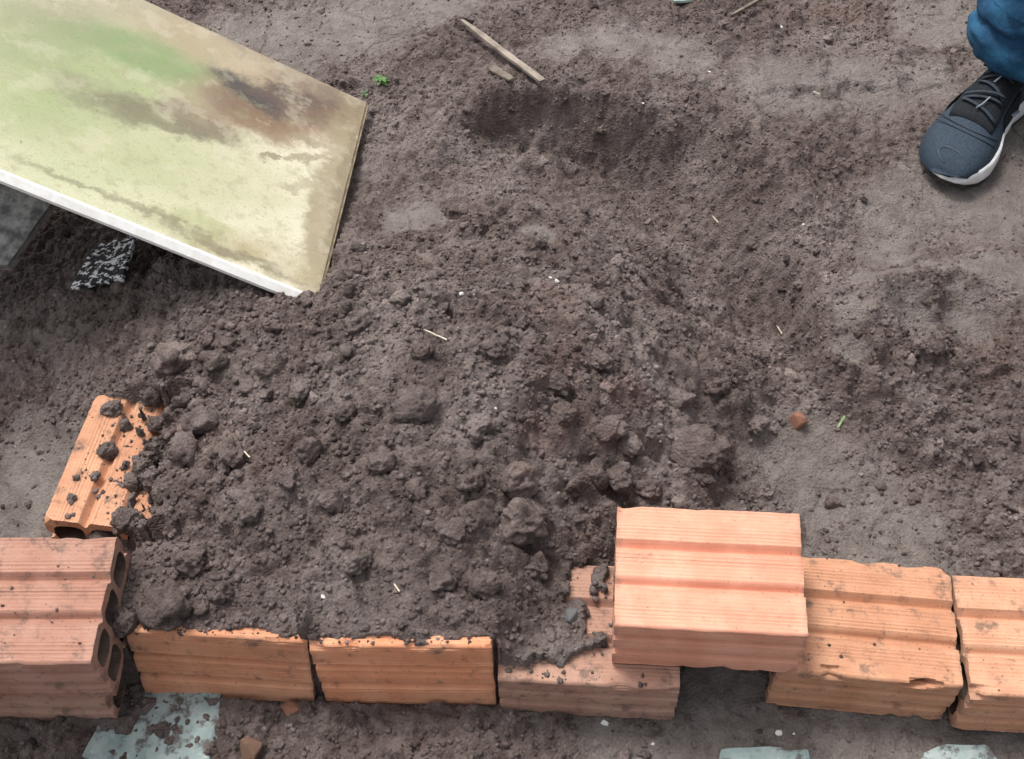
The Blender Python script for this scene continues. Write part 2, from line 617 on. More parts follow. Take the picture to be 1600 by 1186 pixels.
def brick_mesh(name, seed, mat, chip=1.0, pre=None):
    rc = .003
    pts = []                                   # outline in (y, z), counter-clockwise

    def side(n, length, f):
        for i in range(n):
            yield rc+(length-2*rc)*i/n, f
    def big(p):
        return groove(p, W*.345, .0078, .0085)+groove(p, W*.655, .0078, .0085)+ridge(p, seed)
    def small(p):
        return groove(p, H*.30, .0065, .0070)+groove(p, H*.66, .0085, .0085)+ridge(p, seed+5)
    NB, NS, NCN = 118, 74, 3
    for i in range(NB):                        # bottom
        p = rc+(W-2*rc)*i/(NB-1); pts.append((p-W/2, big(p)))
    for i in range(1, NCN):
        a = -math.pi/2+math.pi/2*i/NCN; pts.append((W/2-rc+rc*math.cos(a), rc+rc*math.sin(a)))
    for i in range(NS):
        p = rc+(H-2*rc)*i/(NS-1); pts.append((W/2-small(p), p))
    for i in range(1, NCN):
        a = math.pi/2*i/NCN; pts.append((W/2-rc+rc*math.cos(a), H-rc+rc*math.sin(a)))
    for i in range(NB):
        p = rc+(W-2*rc)*i/(NB-1); pts.append((W/2-p, H-big(p)))
    for i in range(1, NCN):
        a = math.pi/2+math.pi/2*i/NCN; pts.append((-W/2+rc+rc*math.cos(a), H-rc+rc*math.sin(a)))
    for i in range(NS):
        p = rc+(H-2*rc)*i/(NS-1); pts.append((-W/2+small(p), H-p))
    for i in range(1, NCN):
        a = math.pi+math.pi/2*i/NCN; pts.append((-W/2+rc+rc*math.cos(a), rc+rc*math.sin(a)))
    n = len(pts)
    holes = []
    hw, hh = .0360, .0315
    for r_ in range(2):
        for c_ in range(3):
            cy = (c_-1)*(hw+.0072); cz = H/2+(r_-.5)*(hh+.0074)
            lp = []
            for i in range(20):
                a = 2*math.pi*i/20
                ca, sa = math.cos(a), math.sin(a)
                e = 2/3.2
                lp.append((cy+hw/2*math.copysign(abs(ca)**e, ca), cz+hh/2*math.copysign(abs(sa)**e, sa)))
            holes.append(lp)
    SEG = 22
    xs = [-L/2+L*(.5-.5*math.cos(math.pi*i/SEG))*.35+L*.65*i/SEG for i in range(SEG+1)]
    V, Fc = [], []
    def nz(x, y, z, sc, o=0):
        return noise.noise((x*sc+seed*7.1+o, y*sc+seed*3.3, z*sc-seed*1.7))
    for x in xs:
        for (y, z) in pts:
            # wear: chips along the arrises and at the ends
            ce = min(W/2-abs(y), min(z, H-z)) if False else max(0, (W/2-abs(y)))+max(0, min(z, H-z))
            ee = L/2-abs(x)
            ck = max(0, 1-ce/.012)
            ek = max(0, 1-ee/.010)
            a = max(0, nz(x, y, z, 30)-.30)*.028*chip+max(0, nz(x, y, z, 75, 6)-.25)*.006*chip+abs(nz(x, y, z, 90, 3))*.0007
            in_ = a*ck+ek*max(0, nz(x, y, z, 55, 9))*.004*chip
            dx = -math.copysign(1, x)*ek*(abs(nz(x, y, z, 60, 5))*.0018*chip+max(0, nz(x, y, z, 30, 11)-.25)*.03*chip*ck)
            warp = nz(x, 0, 0, 9, 2)*.0008
            V.append((x+dx, y-(y/(W/2))*in_+warp, z-((z-H/2)/(H/2))*in_+nz(x, y, 0, 12, 4)*.0007))
    for i in range(SEG):
        for j in range(n):
            j2 = (j+1) % n
            Fc.append((i*n+j, (i+1)*n+j, (i+1)*n+j2, i*n+j2))
    base = len(V)
    ends = []
    for e, x in enumerate((-L/2, L/2)):
        ids = []
        for lp in holes:
            s0 = len(V)
            for (y, z) in lp:
                V.append((x+nz(x, y, z, 80)*.0012, y, z))
            ids.append(list(range(s0, s0+20)))
        ends.append(ids)
    for h_ in range(6):
        a, b = ends[0][h_], ends[1][h_]
        for i in range(20):
            k = (i+1) % 20
            Fc.append((a[i], a[k], b[k], b[i]))
    # end caps with the holes left open
    for e in (0, 1):
        ring = [(e*SEG)*n+j for j in range(n)]
        ids = ring+[q for lp in ends[e] for q in lp]
        P2 = [Vector((V[q][1], V[q][2])) for q in ids]
        ed = [(j, (j+1) % n) for j in range(n)]
        for h_ in range(6):
            o = n+h_*20
            ed += [(o+i, o+(i+1) % 20) for i in range(20)]
        vs, _, fs, ov, _, _ = delaunay_2d_cdt(P2, ed, [], 1, 1e-7)
        for f in fs:
            c = sum((vs[q] for q in f), Vector((0, 0)))/3
            bad = False
            for h_ in range(6):
                hy = (h_ % 3-1)*(hw+.0072); hz = H/2+(h_//3-.5)*(hh+.0074)
                if (abs(c.x-hy)/(hw/2))**3.2+(abs(c.y-hz)/(hh/2))**3.2 < .985:
                    bad = True
            if bad or any(not ov[q] for q in f):
                continue
            t = [ids[ov[q][0]] for q in f]
            Fc.append(tuple(t if e else t[::-1]))
    me = pydata(name, V, Fc)
    if pre:
        me.transform(pre)
    me.materials.append(mat)
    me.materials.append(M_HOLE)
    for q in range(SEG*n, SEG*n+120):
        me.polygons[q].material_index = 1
    bm = bmesh.new(); bm.from_mesh(me)
    bmesh.ops.recalc_face_normals(bm, faces=bm.faces)
    for f in bm.faces:
        f.smooth = len(f.verts) == 4
    for ed_ in bm.edges:
        if len(ed_.link_faces) == 2 and ed_.calc_face_angle() > .7:
            ed_.smooth = False
    bm.to_mesh(me); bm.free()
    return me


M_HOLE = plain('painted_hole_shade', (.085, .062, .052), (.15, .105, .085), .95, 60, .5, .001, .15)  # hole walls coloured dark, shade inside the holes painted into the base colour
PRE = {'flat': None,
       'edge': Matrix.Translation((0, 0, W/2)) @ Matrix.Rotation(R(90), 4, 'X') @ Matrix.Translation((0, 0, -H/2)),
       'end': Matrix.Rotation(R(90), 4, 'Z')}
PEACH = brick_material('brick_peach', (.60, .27, .18), (.70, .36, .255), (.47, .19, .12), .06, .15)
TAN = brick_material('brick_tan', (.45, .22, .13), (.55, .30, .185), (.33, .15, .085), .36, .45)
TAN2 = brick_material('brick_tan_pale', (.49, .245, .15), (.58, .325, .21), (.36, .165, .095), .30, .55)
ORANGE = brick_material('brick_orange', (.56, .25, .14), (.64, .33, .20), (.38, .16, .085), .30, .35)
ORANGE2 = brick_material('brick_bright_orange', (.67, .28, .15), (.75, .37, .22), (.46, .18, .09), .26, .35)
DUSTY = brick_material('brick_dusty', (.36, .20, .145), (.43, .265, .20), (.26, .135, .095), .46, .4, .2)
PINK = brick_material('brick_pinkish', (.35, .18, .13), (.415, .245, .188), (.25, .125, .087), .42, .4, .2)
BL = {
    'top': (PEACH, .5, 'clean bright peach hollow brick laid across two others, highest in the front row'),
    'under': (DUSTY, .8, 'dusty brown hollow brick half buried in soil, supporting the left end of the peach brick'),
    'right': (TAN, 1.9, 'tan hollow brick with chipped corners under the right end of the peach brick'),
    'far_right': (TAN2, 1.1, 'pale tan hollow brick cut off by the right edge of the photo'),
    'edge_l': (ORANGE, .7, 'brown orange hollow brick standing on edge nearest the teal slab on the left'),
    'edge_r': (ORANGE2, .9, 'bright orange hollow brick standing on edge next to the half buried dusty brick'),
    'stack_t': (PINK, .9, 'pinkish hollow brick on top of the two brick stack at the left edge'),
    'stack_b': (DUSTY, .8, 'dusty hollow brick at the bottom of the two brick stack at the left edge'),
    'end': (TAN, .8, 'hollow brick pointing away from the camera, its right side strewn with soil clods'),
}
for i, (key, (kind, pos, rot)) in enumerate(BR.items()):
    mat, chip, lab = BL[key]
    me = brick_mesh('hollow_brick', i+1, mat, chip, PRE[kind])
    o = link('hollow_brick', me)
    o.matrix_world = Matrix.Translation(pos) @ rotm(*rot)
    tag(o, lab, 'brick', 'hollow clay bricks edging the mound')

# splinter left standing on the broken corner of the bright orange brick
# ------------------------------------------------------------------ leaning stained board
def board_material():
    m, n, b = newmat('stained_board')
    k = NT(n)
    vec = k.coord('Object')
    dn = k.node('ShaderNodeTexNoise')
    k.inp(dn.inputs['Vector'], vec)
    dn.inputs['Scale'].default_value = 20
    dn.inputs['Detail'].default_value = 10
    dn.inputs['Roughness'].default_value = .74
    sub = k.node('ShaderNodeVectorMath', operation='SUBTRACT')
    k.inp(sub.inputs[0], dn.outputs['Color']); sub.inputs[1].default_value = (.5, .5, .5)
    sc = k.node('ShaderNodeVectorMath', operation='SCALE')
    k.inp(sc.inputs[0], sub.outputs[0]); sc.inputs['Scale'].default_value = .10
    add = k.node('ShaderNodeVectorMath', operation='ADD')
    k.inp(add.inputs[0], vec); k.inp(add.inputs[1], sc.outputs[0])
    dv = add.outputs[0]
    col = k.mix(k.rng(k.noise(vec, 9, 5, .6), .35, .65), (.60, .545, .415), (.74, .69, .56))
    brk = k.noise(k.mapping(vec, (2, 7, 0)), 22, 5, .7)

    def blob(col, u, v, u2, v2, wid, c, amt, soft=.6, broken=0.0):
        """stain between two photo pixels, wid metres across"""
        a, b_ = np.array(board_st(on_board(u, v))), np.array(board_st(on_board(u2, v2)))
        c0 = (a+b_)/2
        d = b_-a
        ln = float(np.hypot(*d))/2+wid/2
        ang = math.atan2(d[1], d[0])
        mp = k.node('ShaderNodeMapping', vector_type='TEXTURE')
        k.inp(mp.inputs[0], dv)
        mp.inputs[1].default_value = (c0[0], c0[1], 0)
        mp.inputs[2].default_value = (0, 0, ang)
        mp.inputs[3].default_value = (ln, wid/2, 10)
        le = k.node('ShaderNodeVectorMath', operation='LENGTH')
        k.inp(le.inputs[0], mp.outputs[0])
        f = k.rng(le.outputs['Value'], 1+soft*.5, 1-soft*.5, 0, amt)
        if broken:
            f = k.math('MULTIPLY', f, k.rng(brk, .42-.1, .42+.16, 1-broken, 1))
        return k.mix(f, col, c)
    GRN = (.27, .34, .145)
    col = blob(col, -150, 60, 240, 230, .36, (.42, .43, .255), .9, 1.0)
    col = blob(col, 60, 150, 290, 60, .17, GRN, .75, 1.0, .3)
    col = blob(col, 90, 30, 345, 130, .09, (.185, .265, .105), .85, .9, .25)
    col = blob(col, -20, 60, 120, 20, .12, (.24, .28, .145), .75, 1.0, .4)
    col = blob(col, 0, 250, 260, 330, .10, (.54, .55, .37), .7, 1.0, .3)
    col = blob(col, 100, 260, 260, 250, .08, (.38, .41, .22), .5, 1.0, .5)
    col = blob(col, 230, 20, 560, 170, .13, (.36, .28, .185), .85, .8)
    col = blob(col, 280, 10, 560, 150, .06, (.235, .185, .14), .75, .9)
    col = blob(col, 60, 0, 250, -10, .10, (.34, .31, .21), .7, 1.0)
    col = blob(col, 110, 130, 190, 165, .075, (.215, .215, .13), .65, .9, .6)
    col = blob(col, 175, 165, 330, 200, .066, (.165, .155, .095), .88, .6, .4)
    col = blob(col, 275, 170, 335, 205, .06, (.16, .14, .095), .7, .6, .3)
    col = blob(col, 350, 165, 555, 180, .13, (.235, .15, .09), .85, .9)
    col = blob(col, 370, 165, 520, 175, .075, (.13, .078, .05), .85, .9)
    col = blob(col, 390, 185, 450, 205, .055, (.20, .12, .065), .7, .9)
    col = blob(col, 358, 125, 415, 160, .050, (.040, .032, .035), .95, 1.0)
    col = blob(col, 400, 140, 500, 158, .040, (.085, .052, .045), .85, 1.0)
    col = blob(col, 440, 120, 560, 165, .030, (.15, .105, .08), .7, 1.0)
    col = blob(col, 548, 175, 490, 460, .060, (.27, .215, .13), .85, .7, .15)
    col = blob(col, 562, 165, 505, 450, .020, (.19, .145, .09), .7, .9)
    col = blob(col, 410, 240, 438, 241, .014, (.25, .21, .14), .9, .35)
    col = blob(col, 465, 215, 500, 228, .020, (.25, .21, .135), .8, .4, .4)
    col = blob(col, 452, 245, 505, 250, .018, (.28, .23, .15), .8, .4, .3)
    col = blob(col, 440, 290, 500, 280, .02, (.33, .28, .19), .75, .5, .5)
    col = blob(col, 320, 385, 410, 385, .05, (.31, .25, .13), .65, 1.0, .6)
    col = blob(col, 400, 400, 470, 420, .05, (.36, .31, .17), .6, 1.0, .6)
    col = blob(col, 250, 345, 330, 360, .05, (.31, .33, .14), .65, 1.0, .5)
    col = blob(col, 160, 300, 470, 440, .018, (.17, .15, .095), .75, .9, .75)
    col = blob(col, 20, 245, 160, 300, .014, (.22, .21, .13), .7, .9, .8)
    sp = k.noise(vec, 150, 4, .75)
    col = k.mix(k.rng(sp, .60, .68, 0, .7), col, (.17, .14, .09))
    fine = k.noise(vec, 420, 3, .7)
    col = k.mix(k.rng(fine, .35, .70, 0, .22), col, (.20, .18, .12))
    sp2 = k.noise(k.mapping(vec, (9, 9, 0)), 38, 6, .75)
    col = k.mix(k.rng(sp2, .50, .62, 0, .38), col, (.27, .25, .15))
    sp3 = k.noise(k.mapping(vec, (3, 19, 0)), 13, 9, .72)
    col = k.mix(k.rng(sp3, .53, .60, 0, .22), col, (.60, .56, .44))
    k.inp(b.inputs['Base Color'], col)
    k.inp(b.inputs['Roughness'], k.rng(sp2, .3, .7, .20, .5))
    b.inputs['Specular IOR Level'].default_value = .5
    k.inp(b.inputs['Normal'], k.bump(sp, .12, .0006))
    return m


def box_mesh(name, x0, x1, y0, y1, z0, z1, bev=.001, seg=2):
    bm = bmesh.new()
    bmesh.ops.create_cube(bm, size=1)
    for v in bm.verts:
        v.co = Vector((x0+(v.co.x+.5)*(x1-x0), y0+(v.co.y+.5)*(y1-y0), z0+(v.co.z+.5)*(z1-z0)))
    if bev:
        bmesh.ops.bevel(bm, geom=bm.edges[:], offset=bev, segments=seg, affect='EDGES')
    me = bpy.data.meshes.new(name)
    bm.to_mesh(me); bm.free()
    return me


MB = Matrix(((be2[0], be1[0], bn[0], N0[0]), (be2[1], be1[1], bn[1], N0[1]), (be2[2], be1[2], bn[2], N0[2]), (0, 0, 0, 1)))
TH = .011
brd = empty('stained_board', tuple(N0))
brd.matrix_world = MB
tag(brd, 'large algae stained cream board with white edge leaning over the mound on the left', 'board')
sheet = box_mesh('sheet', .0, BWID, .0, BLEN, -TH, 0, .0022, 3)
link('sheet', sheet, board_material(), brd)
WHITE = plain('white_edge', (.88, .88, .86), (.78, .77, .73), .45, 70, .1)
prof = [(.0025, .0022), (-.0008, .0018), (-.0078, -.0055), (-.0072, -TH+.001), (.0020, -TH-.002)]
V = [(x_, y_, z_) for x_ in np.linspace(-.003, BWID-.004, 40) for y_, z_ in prof]
V = [(p[0], p[1]+.0003*noise.noise((p[0]*14, p[2]*50, 0)), p[2]+.0003*noise.noise((p[0]*14, 3, p[1]*90))) for p in V]
Fc = [(i*5+a_, i*5+(a_+1) % 5, i*5+5+(a_+1) % 5, i*5+5+a_) for i in range(39) for a_ in range(5)]+[(4, 3, 2, 1, 0), tuple(195+q for q in range(5))]
me = pydata('edge_band', V, Fc)
bm = bmesh.new(); bm.from_mesh(me); bmesh.ops.recalc_face_normals(bm, faces=bm.faces); bm.to_mesh(me); bm.free()
link('edge_band', me, WHITE, brd)
M_BR = plain('brown_edge', (.17, .12, .07), (.30, .24, .15), .7, 50)
link('side_band', box_mesh('side_band', -.0025, -.0002, .006, BLEN-.004, -TH, -.001, .0006), M_BR, brd)

# ------------------------------------------------------------------ concrete slab propping the board
M_CON = plain('weathered_concrete', (.14, .14, .137), (.46, .46, .45), .9, 48, .7, .003, .2)
M_CONL = plain('pale_concrete', (.30, .30, .29), (.45, .45, .43), .9, 60, .5, .002, .2)


def slab_between(name, quad, th, mat, seed, seg=26, rough=.004):
    """thick uneven slab whose top passes through four world points (near-right, far-right, far-left, near-left)"""
    q = [Vector(tuple(map(float, p))) for p in quad]
    nrm = (q[1]-q[0]).cross(q[3]-q[0]).normalized()
    V, Fc = [], []
    for lay in (0, 1):
        for i in range(seg+1):
            for j in range(seg+1):
                s, t = i/seg, j/seg
                p = (q[0]*(1-s)+q[3]*s)*(1-t)+(q[1]*(1-s)+q[2]*s)*t
                e = min(s, t, 1-s, 1-t)
                jit = noise.noise_vector(p*24+Vector((seed, 0, lay)))*rough*(1.6 if e < .01 else .5)
                V.append(p-nrm*(th*lay)+jit)
    m_ = seg+1
    ix = lambda l, i, j: l*m_*m_+i*m_+j
    for i in range(seg):
        for j in range(seg):
            Fc.append((ix(0, i, j), ix(0, i, j+1), ix(0, i+1, j+1), ix(0, i+1, j)))
            Fc.append((ix(1, i, j), ix(1, i+1, j), ix(1, i+1, j+1), ix(1, i, j+1)))
    for i in range(seg):
        Fc += [(ix(0, i, 0), ix(0, i+1, 0), ix(1, i+1, 0), ix(1, i, 0)), (ix(0, i, seg), ix(1, i, seg), ix(1, i+1, seg), ix(0, i+1, seg)),
               (ix(0, 0, i), ix(1, 0, i), ix(1, 0, i+1), ix(0, 0, i+1)), (ix(0, seg, i), ix(0, seg, i+1), ix(1, seg, i+1), ix(1, seg, i))]
    c = sum(q, Vector())/4
    me = pydata(name, [v-c for v in V], Fc)
    bm = bmesh.new(); bm.from_mesh(me); bmesh.ops.recalc_face_normals(bm, faces=bm.faces); bm.to_mesh(me); bm.free()
    o = link(name, me, mat)
    o.location = c
    return o


a_, b_ = unproj(12, 415, .13), unproj(92, 306, .19)
dirl = np.array([-.34, -.02, .10])
o = slab_between('concrete_slab', [a_, b_+np.array([.04, .10, .02]), b_+np.array([.04, .10, .02])+dirl, a_+dirl], .045, M_CON, 3, 26, .0012)
tag(o, 'dark weathered concrete slab propped under the left end of the stained board', 'slab')

# small peeling black and white fragment below the board
m, n, b = newmat('peeling_paint')
k = NT(n)
vv = k.coord('Object')
pf = k.noise(k.mapping(vv, scale=(1, 1.7, 1)), 95, 4, .65)
k.inp(b.inputs['Base Color'], k.mix(k.rng(pf, .52, .57), (.020, .019, .021), (.80, .82, .84)))
b.inputs['Roughness'].default_value = .7
k.inp(b.inputs['Normal'], k.bump(k.rng(pf, .50, .56), .5, .001))
M_PEEL = m
quad = [unproj(190, 436, .118), unproj(212, 366, .125), unproj(146, 384, .105), unproj(110, 449, .095)]
o = slab_between('painted_fragment', quad, .006, M_PEEL, 9, 12, .0004)
tag(o, 'small dark fragment with peeling white paint on the soil under the board', 'fragment')

# ------------------------------------------------------------------ teal slabs in front of the bricks
m, n, b = newmat('teal_mottled_stone')
k = NT(n)
vv = k.node('ShaderNodeNewGeometry').outputs['Position']
tf = k.noise(vv, 120, 5, .75)
tc = k.mix(k.rng(k.noise(vv, 25, 4, .6), .35, .65), (.20, .27, .265), (.33, .39, .38))
tc = k.mix(k.rng(tf, .52, .70, 0, .6), tc, (.62, .68, .66))
tc = k.mix(k.rng(k.noise(vv, 60, 7, .72), .49, .62, 0, .9), tc, (.07, .056, .052))
k.inp(b.inputs['Base Color'], tc)
b.inputs['Roughness'].default_value = .8
k.inp(b.inputs['Normal'], k.bump(tf, .5, .0015))
M_TEAL = m
for quadpx, zt, lab, sd_ in (
        ([(345, 1085), (205, 1052), (128, 1180), (330, 1225)], .0065, 'mottled teal slab half covered with soil before the left upright brick', 1),
        ([(1262, 1166), (1130, 1178), (1105, 1230), (1285, 1230)], .005, 'teal slab corner at the bottom edge before the gap between bricks', 2),
        ([(1545, 1172), (1440, 1172), (1420, 1230), (1580, 1230)], .005, 'teal slab corner at the bottom edge before the far right bricks', 3)):
    pts = [unproj(u, v, zt) for u, v in quadpx]
    o = slab_between('teal_slab', pts, .02, M_TEAL, sd_*5, 22, .006)
    tag(o, lab, 'slab', 'teal slabs in front of the bricks')


# ------------------------------------------------------------------ clods
def ico(sub):
    bm = bmesh.new()
    bmesh.ops.create_icosphere(bm, subdivisions=sub, radius=1)
    v = np.array([x.co[:] for x in bm.verts])
    f = np.array([[q.index for q in x.verts] for x in bm.faces])
    bm.free()
    return v, f


def lumpy(v, seed, amp=.35):
    o = []
    for p in v:
        P = Vector(p)
        d = 1+amp*noise.noise(P*1.15+Vector((seed*3.1, 0, 0)))+amp*.75*noise.noise(P*2.6+Vector((0, seed*5.3, 0)))+amp*.42*noise.noise(P*5.2+Vector((0, 0, seed)))+amp*.25*noise.noise(P*11+Vector((seed, 0, seed)))
        q = P*d
        # a few broken-off facets
        rs = random.Random(seed*13+1)
        for _ in range(4):
            nn = Vector((rs.uniform(-1, 1), rs.uniform(-1, 1), rs.uniform(-1, 1))).normalized()
            e = q.dot(nn)-.72
            if e > 0:
                q -= nn*e*.8
        o.append(q)
    return np.array(o)


V1, F1 = ico(1)
V2, F2 = ico(2)
V3, F3 = ico(4)
SM = [lumpy(V1, s+40, .5) for s in range(14)]
V25, F25 = ico(3)
MD = [lumpy(V25, s+80, .5) for s in range(12)]


def rand_rots(n):
    q = rng.normal(size=(n, 4))
    q /= np.linalg.norm(q, axis=1)[:, None]
    a, b, c, d = q.T
    return np.stack([1-2*(c*c+d*d), 2*(b*c-a*d), 2*(b*d+a*c), 2*(b*c+a*d), 1-2*(b*b+d*d), 2*(c*d-a*b),
                     2*(b*d-a*c), 2*(c*d+a*b), 1-2*(b*b+c*c)], -1).reshape(n, 3, 3)


def visible_spots(n, pw):
    """random places on loose ground"""
    out = []
    while sum(map(len, out)) < n:
        x = rng.uniform(-1.0, 1.0, 40000)
        y = rng.uniform(.42, 1.90, 40000)
        lim = (np.abs(x) < .62+.26*(y-.47))
        fm = firmness(x, y)
        dens = (1-sstep(.15, .9, fm+.3*fbm(x*16, y*16, 61, 3)))*.88+.12
        patch = vnoise(x*9, y*9, 301)*.6+vnoise(x*24, y*24, 302)*.4
        keep = lim & (rng.random(len(x)) < dens*np.clip((patch-.25)*2.2, .08, 1)**pw)
        S = ((x-N0[0])*be2[0]+(y-N0[1])*be2[1])
        zb = N0[2]+PG[0]*(x-N0[0])+PG[1]*(y-N0[1])
        b1 = ((x-N0[0])*be1[0]+(y-N0[1])*be1[1])
        keep &= ~((b1 > 0.02) & (b1 < .5) & (x < N0[0]+.03) & (gz(x, y) > zb-.035))
        for key in ('right', 'far_right', 'stack_b', 'top'):
            lx, ly = to_local(key, x, y)
            keep &= ~((np.abs(lx) < L/2+.003) & (np.abs(ly) < W/2+.003))
        lx, ly = to_local('under', x, y)
        keep &= ~((np.abs(lx) < L/2) & (np.abs(ly) < W/2) & (gz(x, y) < .088))
        lx, ly = to_local('end', x, y)
        keep &= ~((np.abs(lx) < W/2) & (np.abs(ly) < L/2) & (gz(x, y) < .082))
        for key in ('edge_l', 'edge_r'):
            lx, ly = to_local(key, x, y)
            keep &= ~((np.abs(lx) < L/2+.004) & (ly > -H/2-.012) & (ly < -H/2+.012))
        out.append(np.stack([x, y], -1)[keep])
    return np.concatenate(out)[:n]


def crumbs(name, n, base, faces, r0, r1, power, pw, smooth=True):
    P = visible_spots(n, pw)
    n = len(P)
    rad = r0*(r1/r0)**(rng.random(n)**power)
    rad *= .66+.34*sstep(1.35, 1.0, P[:, 1]+.3*np.clip(P[:, 0]-.25, 0, 1))
    nvar = len(base)
    nv, nf = len(base[0]), len(faces)
    B_ = np.stack(base)[rng.integers(0, nvar, n)]
    sc = rng.uniform(.75, 1.25, (n, 1, 3))
    Vv = np.einsum('nij,nkj->nki', rand_rots(n), B_*sc)*rad[:, None, None]
    Vv[:, :, 2] *= .85
    Vv[:, :, 0] += P[:, None, 0]
    Vv[:, :, 1] += P[:, None, 1]
    Vv[:, :, 2] += (gz(P[:, 0], P[:, 1])-rad*(.10 if smooth else -.10))[:, None]
    Ff = (faces[None]+np.arange(n)[:, None, None]*nv).reshape(-1, 3)
    me = np_mesh(name, Vv.reshape(-1, 3), Ff)
    t = me.attributes.new('tint', 'FLOAT', 'POINT')
    t.data.foreach_set('value', np.repeat(rng.normal(0.06, .22, n), nv).astype(np.float32))
    o = link(name, me, M_CLOD, smooth=smooth)
    o['kind'] = 'stuff'
    return o


o = crumbs('soil_crumbs', 44000, SM, F1, .0013, .0044, 1.5, .35, False)
tag(o, 'fine crumbs of dark loose soil covering the mound', 'soil')
o = crumbs('small_soil_clods', 1500, MD, F25, .0040, .0120, 2.3, 1.4)
tag(o, 'small dark clods of loose soil spread over the mound', 'soil')

def brick_crumbs(n):
    """grains lying on the brick tops and rims"""
    pos, rad = [], []
    rs = np.random.default_rng(5)
    plan = {'under': (260, lambda: (-L/2+abs(rs.normal(0, .075)), rs.uniform(-W/2, W/2)), H), 'end': (300, lambda: (W/2-abs(rs.normal(0, .06)), rs.uniform(-L/2, L/2)), H),
            'right': (16, lambda: (rs.uniform(-L/2, L/2), rs.uniform(-W/2, W/2)), H), 'far_right': (10, lambda: (rs.uniform(-L/2, L/2), rs.uniform(-W/2, W/2)), H),
            'stack_t': (50, lambda: (rs.uniform(-L/2, L/2), rs.choice((-.022, .022, rs.uniform(-.07, .07)))+rs.normal(0, .004)), H),
            'edge_l': (55, lambda: (rs.uniform(-L/2, L/2), -H/2+abs(rs.normal(.004, .006))), W), 'edge_r': (45, lambda: (rs.uniform(-L/2, L/2), -H/2+abs(rs.normal(.004, .006))), W)}
    for key, (m_, fn, hz) in plan.items():
        kd, p, r = BR[key]
        M_ = Matrix.Translation(p) @ rotm(*r)
        hx, hy = (W/2, L/2) if kd == 'end' else (L/2, H/2 if kd == 'edge' else W/2)
        for _ in range(m_):
            lx, ly = fn()
            if abs(lx) > hx-.002 or abs(ly) > hy-.002:
                continue
            q = .0007*(6.0 if key in ('under', 'end') else 4.0)**(rs.random()**1.6)
            w_ = M_ @ Vector((lx, ly, hz))
            pos.append((w_.x, w_.y, w_.z+q*.15)); rad.append(q)
    pos, rad = np.array(pos), np.array(rad)
    n = len(pos)
    B_ = np.stack(SM)[rng.integers(0, len(SM), n)]
    Vv = np.einsum('nij,nkj->nki', rand_rots(n), B_)*rad[:, None, None]+pos[:, None, :]
    me = np_mesh('soil_grains', Vv.reshape(-1, 3), (F1[None]+np.arange(n)[:, None, None]*len(V1)).reshape(-1, 3))
    t = me.attributes.new('tint', 'FLOAT', 'POINT')
    t.data.foreach_set('value', np.repeat(rng.normal(.05, .2, n), len(V1)).astype(np.float32))
    o = link('soil_grains', me, M_CLOD)
    o['kind'] = 'stuff'
    return tag(o, 'fine soil grains spilled on the tops of the bricks', 'soil')


brick_crumbs(0)
CL = 'rounded clod of dark soil lying loose on the mound'
CA = 'soil clod resting on the brick that points away from the camera'
CLODS = [  # u, v, width px, height px, label
 (808,742,62,56,'tall pale grey soil clod in the middle of the mound'),
 (816,806,84,58,'largest pale soil clod, broad and flat topped, below the tall pale one'),
 (748,800,56,44,None),(706,826,50,34,None),(650,626,74,50,'large oval soil clod alone in the upper middle of the mound'),
 (268,938,96,62,'broad soil clod at the mound corner beside the stack of two bricks'),
 (198,966,44,40,'round soil clod wedged in the gap between the stack and the upright brick'),
 (274,556,74,44,'wide pale soil clod on the slope below the stained board'),
 (745,662,46,36,None),(930,738,40,40,None),(903,752,34,40,None),(966,738,44,42,None),
 (1088,690,92,50,'long soil clod with a dark hollow on the right flank of the mound'),(948,662,60,36,None),(424,572,50,36,None),
 (716,326,44,30,None),(832,378,46,30,None),(868,596,50,30,None),(1010,760,44,30,None),(735,748,40,34,None),
 (600,716,46,34,None),(520,560,40,30,None),(480,700,44,36,None),(360,700,44,36,None),(318,652,50,42,None),(390,790,40,32,None),
 (560,870,42,32,None),(690,900,44,34,None),(758,906,50,36,None),(840,880,46,34,None),(540,640,38,28,None),(1120,600,40,26,None),
 (470,605,36,28,None),(340,560,40,30,None),(660,545,40,26,None),(940,560,40,24,None),(880,640,38,30,None),(650,760,36,30,None),
 (520,780,40,32,None),(450,745,36,30,None),(300,870,50,40,None),(350,920,40,30,None),(770,540,44,26,None),(560,500,44,28,None),
 (1180,660,36,24,None),(1060,620,40,24,None),(985,690,44,30,None),(240,610,40,32,None),
 (160,826,40,44,CA),(200,806,40,44,CA),(210,752,30,28,CA),(240,706,36,30,CA),(176,634,34,24,CA),(198,662,22,20,CA),(250,660,32,28,CA),(170,700,26,26,CA),
 (148,742,16,14,CA),(112,776,18,12,CA),(120,745,12,10,CA),(290,700,52,44,CA),
]
BIG = [np_mesh('soil_clod', lumpy(V3, s*3+2, .42), F3) for s in range(12)]
for me in BIG:
    me.materials.append(M_CLOD)
    me.polygons.foreach_set('use_smooth', [True]*len(me.polygons))
    t = me.attributes.new('tint', 'FLOAT', 'POINT')
PALE = []
for s_ in range(3):
    me = BIG[s_+4].copy()
    me.attributes['tint'].data.foreach_set('value', np.full(len(me.vertices), .42, np.float32))
    PALE.append(me)


